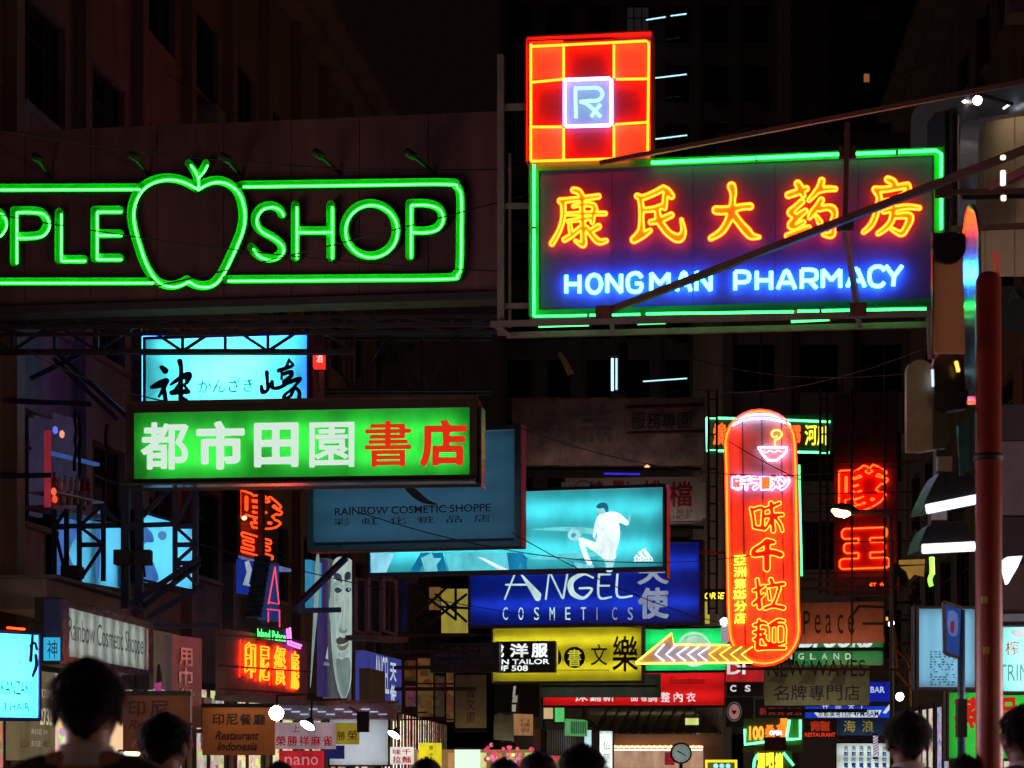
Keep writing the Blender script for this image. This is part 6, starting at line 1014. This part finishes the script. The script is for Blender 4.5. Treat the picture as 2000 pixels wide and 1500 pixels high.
# rounded silver shop structure, top right
b = Board('silver_portal', 'rounded silver shop portal framing lit beige panels at the top right', 'shop front', 1795, 26, 2150, 21.5, 620)
outer = [(1796, 470), (1796, 250)] + [(1797, 230), (1803, 215), (1815, 206), (1835, 200), (1900, 186), (2000, 160), (2150, 118)]; inner = [(2150, 205), (2000, 222), (1935, 232), (1905, 238), (1895, 252), (1893, 280), (1893, 330), (1880, 470)]
b.poly('portal_frame', [outer + inner], paint(hx(150, 162, 185), .3, .35, .25), 0, False, .12); 
b.poly('mirror_cladding', [[(1812, 240), (1826, 222), (1862, 212), (1872, 222), (1872, 470), (1846, 470), (1812, 470)]], paint((.6, .55, .62), .14, 1, .3, 5, False, .9), .14, False, .01)
for x in (1846, 1860): b.poly('mullion', [[(x, 222), (x + 3, 221), (x + 3, 470), (x, 470)]], DARK, .17, False, .01)
tops = lambda x: float(np.interp(x, [1893, 1905, 1935, 2000, 2150], [262, 244, 234, 224, 207]))
for x0, x1 in ((1895, 1926), (1928, 1984), (1986, 2060), (2062, 2150)): b.poly('beige_panel', [[(x, tops(x) - 14) for x in np.linspace(x0, x1, 6)] + [(x1, 540), (x0, 540)]], paint(hx(225, 200, 165), .5, 0, .12), -.7, False, .02)
for x0, x1 in ((1900, 1960), (1990, 2060)): b.tube('glow_strip', [[(x0, tops(x0) - 9), (x1, tops(x1) - 9)]], .012, em((1, .82, .6), 9), -.35, sm=False)  # added strips hidden behind the frame to light the beige panels
flood('small added spotlight washing the top of the silver portal', 1907, 196, 21.5, .05, (1, .8, .6), 60, (.3, 0))  # spotlight added to brighten the portal frame
b.poly('lintel', [[(1880, 372), (2150, 366), (2150, 384), (1880, 390)]], BLACK, .0, False, .05); a = b.uv(1992, 214); MB().tube([(a[0], -.2, a[1]), (a[0] + .2, -.2, a[1])], .012, 8).build('tube_lamp', em((1, .95, .85), 3), b.e)
a = b.uv(1907, 200); lathe([(.005, -.02), (.035, 0), (.005, .02)], 10).build('spot_lamp', em((1, .8, .6), 6), b.e, (a[0], -.15, a[1]))
b.poly('lower_pier', [[(1940, 490), (1948, 490), (1952, 560), (1944, 560)]], em((.3, .05, .03), .7, False), .0, False, .02); b.poly('dark_sign_band', [[(1952, 560), (2150, 556), (2150, 700), (1952, 640)]], BLACK, -.1, False, .05); b.text('lettering', 'A', (1967, 570, 1992, 595), paint(hx(70, 65, 68), .5), .0)
b = Board('grey_wall_panel', 'plain grey brown wall panels right of the red pole', 'wall', 1945, 22, 2120, 22, 1230)
for y0, y1, c in ((790, 860, (70, 66, 62)), (862, 1006, (125, 112, 110)), (1010, 1100, (60, 52, 50)), (1102, 1190, (90, 78, 66))): b.box('panel', (1945, y0, 2120, y1), paint(hx(*c), .7, 0, .3), 0, .3)
# ------------------------------------------------------------------ overhead wires
e = empty('overhead_wires', (0, 20, 8), 0, 'thin dark wires sagging across the street between the signs', 'wires')
def wire(p, q, sag):
    a, c = W(*p) - Vector((0, 20, 8)), W(*q) - Vector((0, 20, 8)); P = [a + (c - a) * t - Vector((0, 0, sag * 4 * t * (1 - t))) for t in np.linspace(0, 1, 14)]; MB().tube(P, .008, 5).build('wire', BLACK, e)
for p, q, s_ in [((300, 560, 20), (1850, 110, 30), .2), ((0, 420, 24), (980, 530, 25), .1), ((0, 255, 22), (1000, 330, 24), .15), ((380, 1060, 30), (1300, 1230, 36), .2), ((1000, 1040, 30), (1420, 1220, 34), .15), ((1350, 700, 34), (2000, 690, 24), .3), ((1350, 760, 36), (1900, 640, 24), .3),
                 ((1420, 860, 34), (1900, 1040, 26), .2), ((60, 690, 24), (560, 780, 28), .3), ((1660, 620, 30), (1664, 1300, 30), 0), ((1727, 620, 30), (1727, 1240, 30), 0), ((700, 1000, 30), (1500, 1080, 34), .4), ((0, 60, 38), (360, 240, 44), .2), ((120, 0, 38), (700, 330, 44), .3), ((1000, 830, 28), (1800, 900, 26), .4)]: wire(p, q, s_)
# ------------------------------------------------------------------ people, seen from behind
def skinned(verts, edges, radii, sub=2):
    me = bpy.data.meshes.new('body'); me.from_pydata(verts, edges, []); o = bpy.data.objects.new('tmp', me); COL.objects.link(o)
    md = o.modifiers.new('s', 'SKIN'); md.use_smooth_shade = True
    for i, r in enumerate(radii): sv = me.skin_vertices[0].data[i]; sv.radius = r if isinstance(r, tuple) else (r, r); sv.use_root = i == 0
    s = o.modifiers.new('d', 'SUBSURF'); s.levels = sub; dg = bpy.context.evaluated_depsgraph_get(); dg.update()
    out = bpy.data.meshes.new_from_object(o.evaluated_get(dg)); bpy.data.objects.remove(o); return out
def joinm(meshes):
    v = []; f = []
    for m in meshes:
        k = len(v); v += [tuple(x.co) for x in m.vertices]; f += [tuple(i + k for i in p.vertices) for p in m.polygons]
    me = bpy.data.meshes.new('joined'); me.from_pydata(v, [], f); me.update(); me.polygons.foreach_set('use_smooth', [True] * len(f)); return me
SKIN = paint(hx(120, 84, 68), .5, 0, .12, 6, False, .05); HAIRB = paint((.004, .0035, .0035), .5, 0, .3, 40, True, .3); HAIR_SHEEN = paint((.05, .05, .052), .5, 0, .8, 30, True, .4, dirtcol=(.006, .006, .006))  # second hair paint: sheen on dark hair put into grey streaks
for _m in (HAIRB, HAIR_SHEEN): _m.node_tree.nodes['Principled BSDF'].inputs['Specular IOR Level'].default_value = .12
def blob(c, r, n=28, m_=20, noise=0., seed=0, cut=None, fn=None):
    """ellipsoid mesh with per-vertex shaping"""
    rg = np.random.default_rng(seed); ph = rg.random(12) * 6.28; V = []; Fc = []
    for i in range(m_ + 1):
        t = math.pi * i / m_
        for j in range(n):
            p = 2 * math.pi * j / n; d = Vector((math.sin(t) * math.cos(p), math.sin(t) * math.sin(p), math.cos(t)))
            k = 1 + noise * (math.sin(5 * p + ph[0] + 3 * t) * .5 + math.sin(9 * t + ph[1] + 2 * p) * .3 + math.sin(13 * p + ph[2]) * math.sin(7 * t + ph[3]) * .4)
            q = Vector((c[0] + r[0] * d.x * k, c[1] + r[1] * d.y * k, c[2] + r[2] * d.z * k)); V.append(tuple(fn(q, d) if fn else q))
    for i in range(m_):
        for j in range(n): Fc.append((i * n + j, i * n + (j + 1) % n, (i + 1) * n + (j + 1) % n, (i + 1) * n + j))
    mb = MB(); mb.add(V, Fc, True); return mb.mesh()
def person(px, top, D, label, hw, hair='short', shirt=(.02, .02, .025), collar=None, grey_sheen=False, yaw=0., seed=1, female=False, group='pedestrians walking away up the street'):
    H = CZ + (HY - top) * D / F; k = H / 1.75; X = (px - CX) * D / F; e = empty('person', (X, D, 0), yaw, label, 'person', group)
    s = .92 if female else 1.
    P = {'pel': (0, 0, .96), 'sp': (0, .0, 1.12), 'ch': (0, .0, 1.34), 'nb': (0, .0, 1.485), 'nk': (0, .012, 1.53), 'h0': (0, .03, 1.58), 'h1': (0, .03, 1.645)}
    E = [('pel', 'sp'), ('sp', 'ch'), ('ch', 'nb'), ('nb', 'nk'), ('nk', 'h0'), ('h0', 'h1')]; R = {'pel': (.145, .11), 'sp': (.13, .095), 'ch': (.155, .105), 'nb': (.075, .07), 'nk': (.052, .052), 'h0': (.058, .07), 'h1': (.07, .085)}
    for sd in (-1, 1):
        n = 'l' if sd < 0 else 'r'; sw = sd * .03
        P.update({n + 'sh': (sd * .175 * s, 0, 1.445), n + 'el': (sd * .225 * s, -.03, 1.13), n + 'wr': (sd * .235 * s, .06 + sw, .89), n + 'pa': (sd * .235 * s, .08 + sw, .82),
                  n + 'hi': (sd * .09, 0, .90), n + 'kn': (sd * .095, .03 + sw * 3, .50), n + 'an': (sd * .095, -.04 + sw * 4, .09), n + 'to': (sd * .10, .11 + sw * 4, .04)})
        R.update({n + 'sh': .062, n + 'el': .043, n + 'wr': .026, n + 'pa': (.018, .036), n + 'hi': .09, n + 'kn': .058, n + 'an': .038, n + 'to': .032}); E += [('nb', n + 'sh'), (n + 'sh', n + 'el'), (n + 'el', n + 'wr'), (n + 'wr', n + 'pa'), ('pel', n + 'hi'), (n + 'hi', n + 'kn'), (n + 'kn', n + 'an'), (n + 'an', n + 'to')]
    names = list(P); ix = {q: i for i, q in enumerate(names)}
    body = skinned([P[q] for q in names], [(ix[a], ix[c]) for a, c in E], [R[q] for q in names])
    parts = [body]
    def head(q, d):   # jaw narrows towards the chin, face at +y
        if d.z < 0: q.x = q.x * (1 + .32 * d.z); q.y = .03 + (q.y - .03) * (1 + .12 * d.z) + .012 * -d.z
        if d.y > .75 and abs(d.x) < .3 and -.25 < d.z < .15: q.y += .018 * (1 - abs(d.x) / .3)
        return q
    parts.append(blob((0, .035, 1.635), (.074, .094, .112), fn=head))
    for sd in (-1, 1):
        parts.append(blob((sd * .078, .02, 1.625), (.010, .02, .032), 10, 8))
        base = Vector(P[('l' if sd < 0 else 'r') + 'pa'])
        for fi in range(4): m = MB(); fx = base + Vector((sd * .004, .026 - fi * .017, -.02)); ln = (.062, .072, .068, .052)[fi]; m.tube([fx, fx + Vector((-sd * .004, .003, -ln * .5)), fx + Vector((-sd * .018, .006, -ln))], [.0085, .008, .006], 7); parts.append(m.mesh())
        m = MB(); m.tube([base + Vector((-sd * .005, .03, .02)), base + Vector((-sd * .018, .05, -.01)), base + Vector((-sd * .022, .055, -.035))], [.011, .010, .007], 7); parts.append(m.mesh())
    bm_ = joinm(parts); 
    sc = Matrix.Diagonal((k, k, k, 1)); bm_.transform(sc); link('body', bm_, SKIN, e)
    # face details
    for sd in (-1, 1): q = blob((sd * .03, .118, 1.645), (.011, .008, .006), 8, 6); q.transform(sc); link('eye', q, paint((.03, .02, .02), .2), e)
    q = blob((0, .113, 1.58), (.022, .008, .006), 8, 6); q.transform(sc); link('mouth', q, paint((.3, .08, .07), .5), e)
    # clothing: jacket and trousers a little outside the body
    cn = ['pel', 'sp', 'ch', 'nb'] + [a + c for a in 'lr' for c in ('sh', 'el', 'wr')]; ci = {q: i for i, q in enumerate(cn)}
    CE = [(a, c) for a, c in E if a in ci and c in ci]; CP = dict(P); CP['nb'] = (0, 0, 1.475); CP['pel'] = (0, 0, .88); CR = {q: tuple(x + .017 for x in (R[q] if isinstance(R[q], tuple) else (R[q],) * 2)) for q in cn}; CR['pel'] = (.17, .125); CR['lwr'] = CR['rwr'] = (.042, .042); CR['nb'] = (.088, .08); CR['lsh'] = CR['rsh'] = (.075, .075)
    cm = skinned([CP[q] for q in cn], [(ci[a], ci[c]) for a, c in CE], [CR[q] for q in cn]); cm.transform(sc); jk = link('jacket', cm, paint(shirt, .7, 0, .3, 8), e)
    tn = ['pel'] + [a + c for a in 'lr' for c in ('hi', 'kn', 'an')]; ti = {q: i for i, q in enumerate(tn)}; TE = [(a, c) for a, c in E if a in ti and c in ti]
    tm = skinned([P[q] for q in tn], [(ti[a], ti[c]) for a, c in TE], [tuple(x + .014 for x in (R[q] if isinstance(R[q], tuple) else (R[q],) * 2)) for q in tn]); tm.transform(sc); link('trousers', tm, paint((.02, .022, .03), .8), e)
    for sd in (-1, 1): n = 'l' if sd < 0 else 'r'; a = Vector(P[n + 'an']); q = blob((a.x, a.y + .06, .045), (.05, .14, .045), 14, 10); q.transform(sc); link('shoe', q, BLACK, e)
    if collar:
        m = MB(); rr = .068; zc = 1.525
        pts = [(rr * math.cos(a), rr * math.sin(a) + .008, zc + .012 * math.sin(a + math.pi)) for a in [k2 * math.pi / 12 for k2 in range(24)]]; v = [(x, y, z) for x, y, z in pts] + [(x * 1.25, y * 1.25, z - .032) for x, y, z in pts] + [(x * .93, y * .93, z + .02) for x, y, z in pts]; f = []
        for i in range(24): j = (i + 1) % 24; f += [(i, 24 + i, 24 + j, j), (48 + i, i, j, 48 + j)]
        m.add(v, f, True); q = m.mesh(); q.transform(sc); link('collar', q, paint(collar, .6, 0, .1), e)
    # hair: cap over skull and nape, with many short locks
    hm = HAIR_SHEEN if grey_sheen else HAIRB; wx = hw / 2 / k * D / F / 1.03
    def cap(q, d):
        f = 1.
        if d.y > .25: q.z = max(q.z, 1.655 + .05 * d.y); q.y = min(q.y, .118)
        if d.z < -.2: q.x *= 1 + (.55 if hair == 'short' else .12) * (d.z + .2)
        return q
    cz = 1.672 if hair != 'long' else 1.655; rz = 1.745 - cz; low = .125 if hair == 'short' else (.15 if hair == 'bob' else .2)
    capm = blob((0, .022, cz), (wx, .108, rz if False else .075), 36, 26, .05, seed, fn=lambda q, d: cap(Vector((q.x, q.y, cz + (q.z - cz) * (rz / .075 if d.z > 0 else low / .075))), d))
    capm.transform(sc); hp = link('hair', capm, hm, e)
    rg = np.random.default_rng(seed + 5); m = MB(); nl = int(1500 if D < 8.2 else 400)
    for i in range(nl):
        th = rg.random() * 2 * math.pi; t = rg.random() ** .7 * 1.9
        d = Vector((math.sin(t) * math.cos(th), math.sin(t) * math.sin(th), math.cos(t)))
        if d.y > .35 and d.z < .35: continue
        zz = cz + d.z * (rz if d.z > 0 else low); wv = wx * (1 + ((.55 if hair == 'short' else .12) * (d.z + .2) if d.z < -.2 else 0)); p = Vector((wv * d.x * .99, .022 + .106 * d.y, zz))
        tg = Vector((d.x * .5, d.y * .5, -1)).normalized(); ln = .02 + rg.random() * .03; o_ = Vector((d.x, d.y, max(0, d.z))) * (.002 + rg.random() * .005); sw = Vector(rg.normal(size=3) * .0035); sd_ = d.cross(tg).normalized() * .0022
        m.add([p - sd_ - tg * ln * .3, p + sd_ - tg * ln * .3, p + o_ + sd_ * .8 + tg * ln * .4 + sw, p + o_ - sd_ * .8 + tg * ln * .4 + sw, p + o_ * .9 + tg * ln + sw * 2], [(0, 1, 2, 3), (3, 2, 4)])
    q = m.mesh(); q.transform(sc); ls = link('locks', q, hm, hp); tag(ls, kind='stuff'); return e
person(168, 1288, 5.0, 'man in dark jacket seen from behind in the left foreground, pale collar', 146, 'short', (.010, .010, .012), (.25, .22, .24), seed=3)
person(316, 1394, 7.3, 'shorter dark haired person just right of the left foreground man', 98, 'short', (.012, .01, .012), None, yaw=-.35, seed=4)
person(545, 1487, 9.2, 'top of a dark head below the dazzling floodlight', 62, 'bob', (.03, .02, .03), None, seed=5, female=True); person(832, 1480, 9.6, 'dark head top below the small yellow sign', 62, 'bob', (.03, .02, .04), seed=6, female=True)
person(985, 1481, 9.8, 'leftmost of the three dark heads at the bottom centre', 64, 'short', (.03, .03, .04), seed=7); person(1053, 1468, 9.0, 'middle of the three dark heads at the bottom centre', 72, 'bob', (.04, .03, .04), seed=8, female=True, yaw=.2)
person(1137, 1455, 7.6, 'rightmost and largest of the three dark heads at the bottom centre', 92, 'bob', (.03, .02, .02), seed=9, female=True)
person(1776, 1390, 8.0, 'man with grey sheen painted on dark hair in navy jacket with white collar at the right', 92, 'short', (.012, .018, .05), (.6, .6, .62), grey_sheen=True, yaw=.15, seed=10)
person(2008, 1378, 7.4, 'dark haired man in pale shirt cut by the right picture edge', 92, 'short', (.25, .27, .34), (.5, .52, .6), yaw=.3, seed=11); person(1886, 1474, 9.0, 'low dark head between the navy jacket man and the red pole', 60, 'bob', (.03, .03, .04), seed=12)
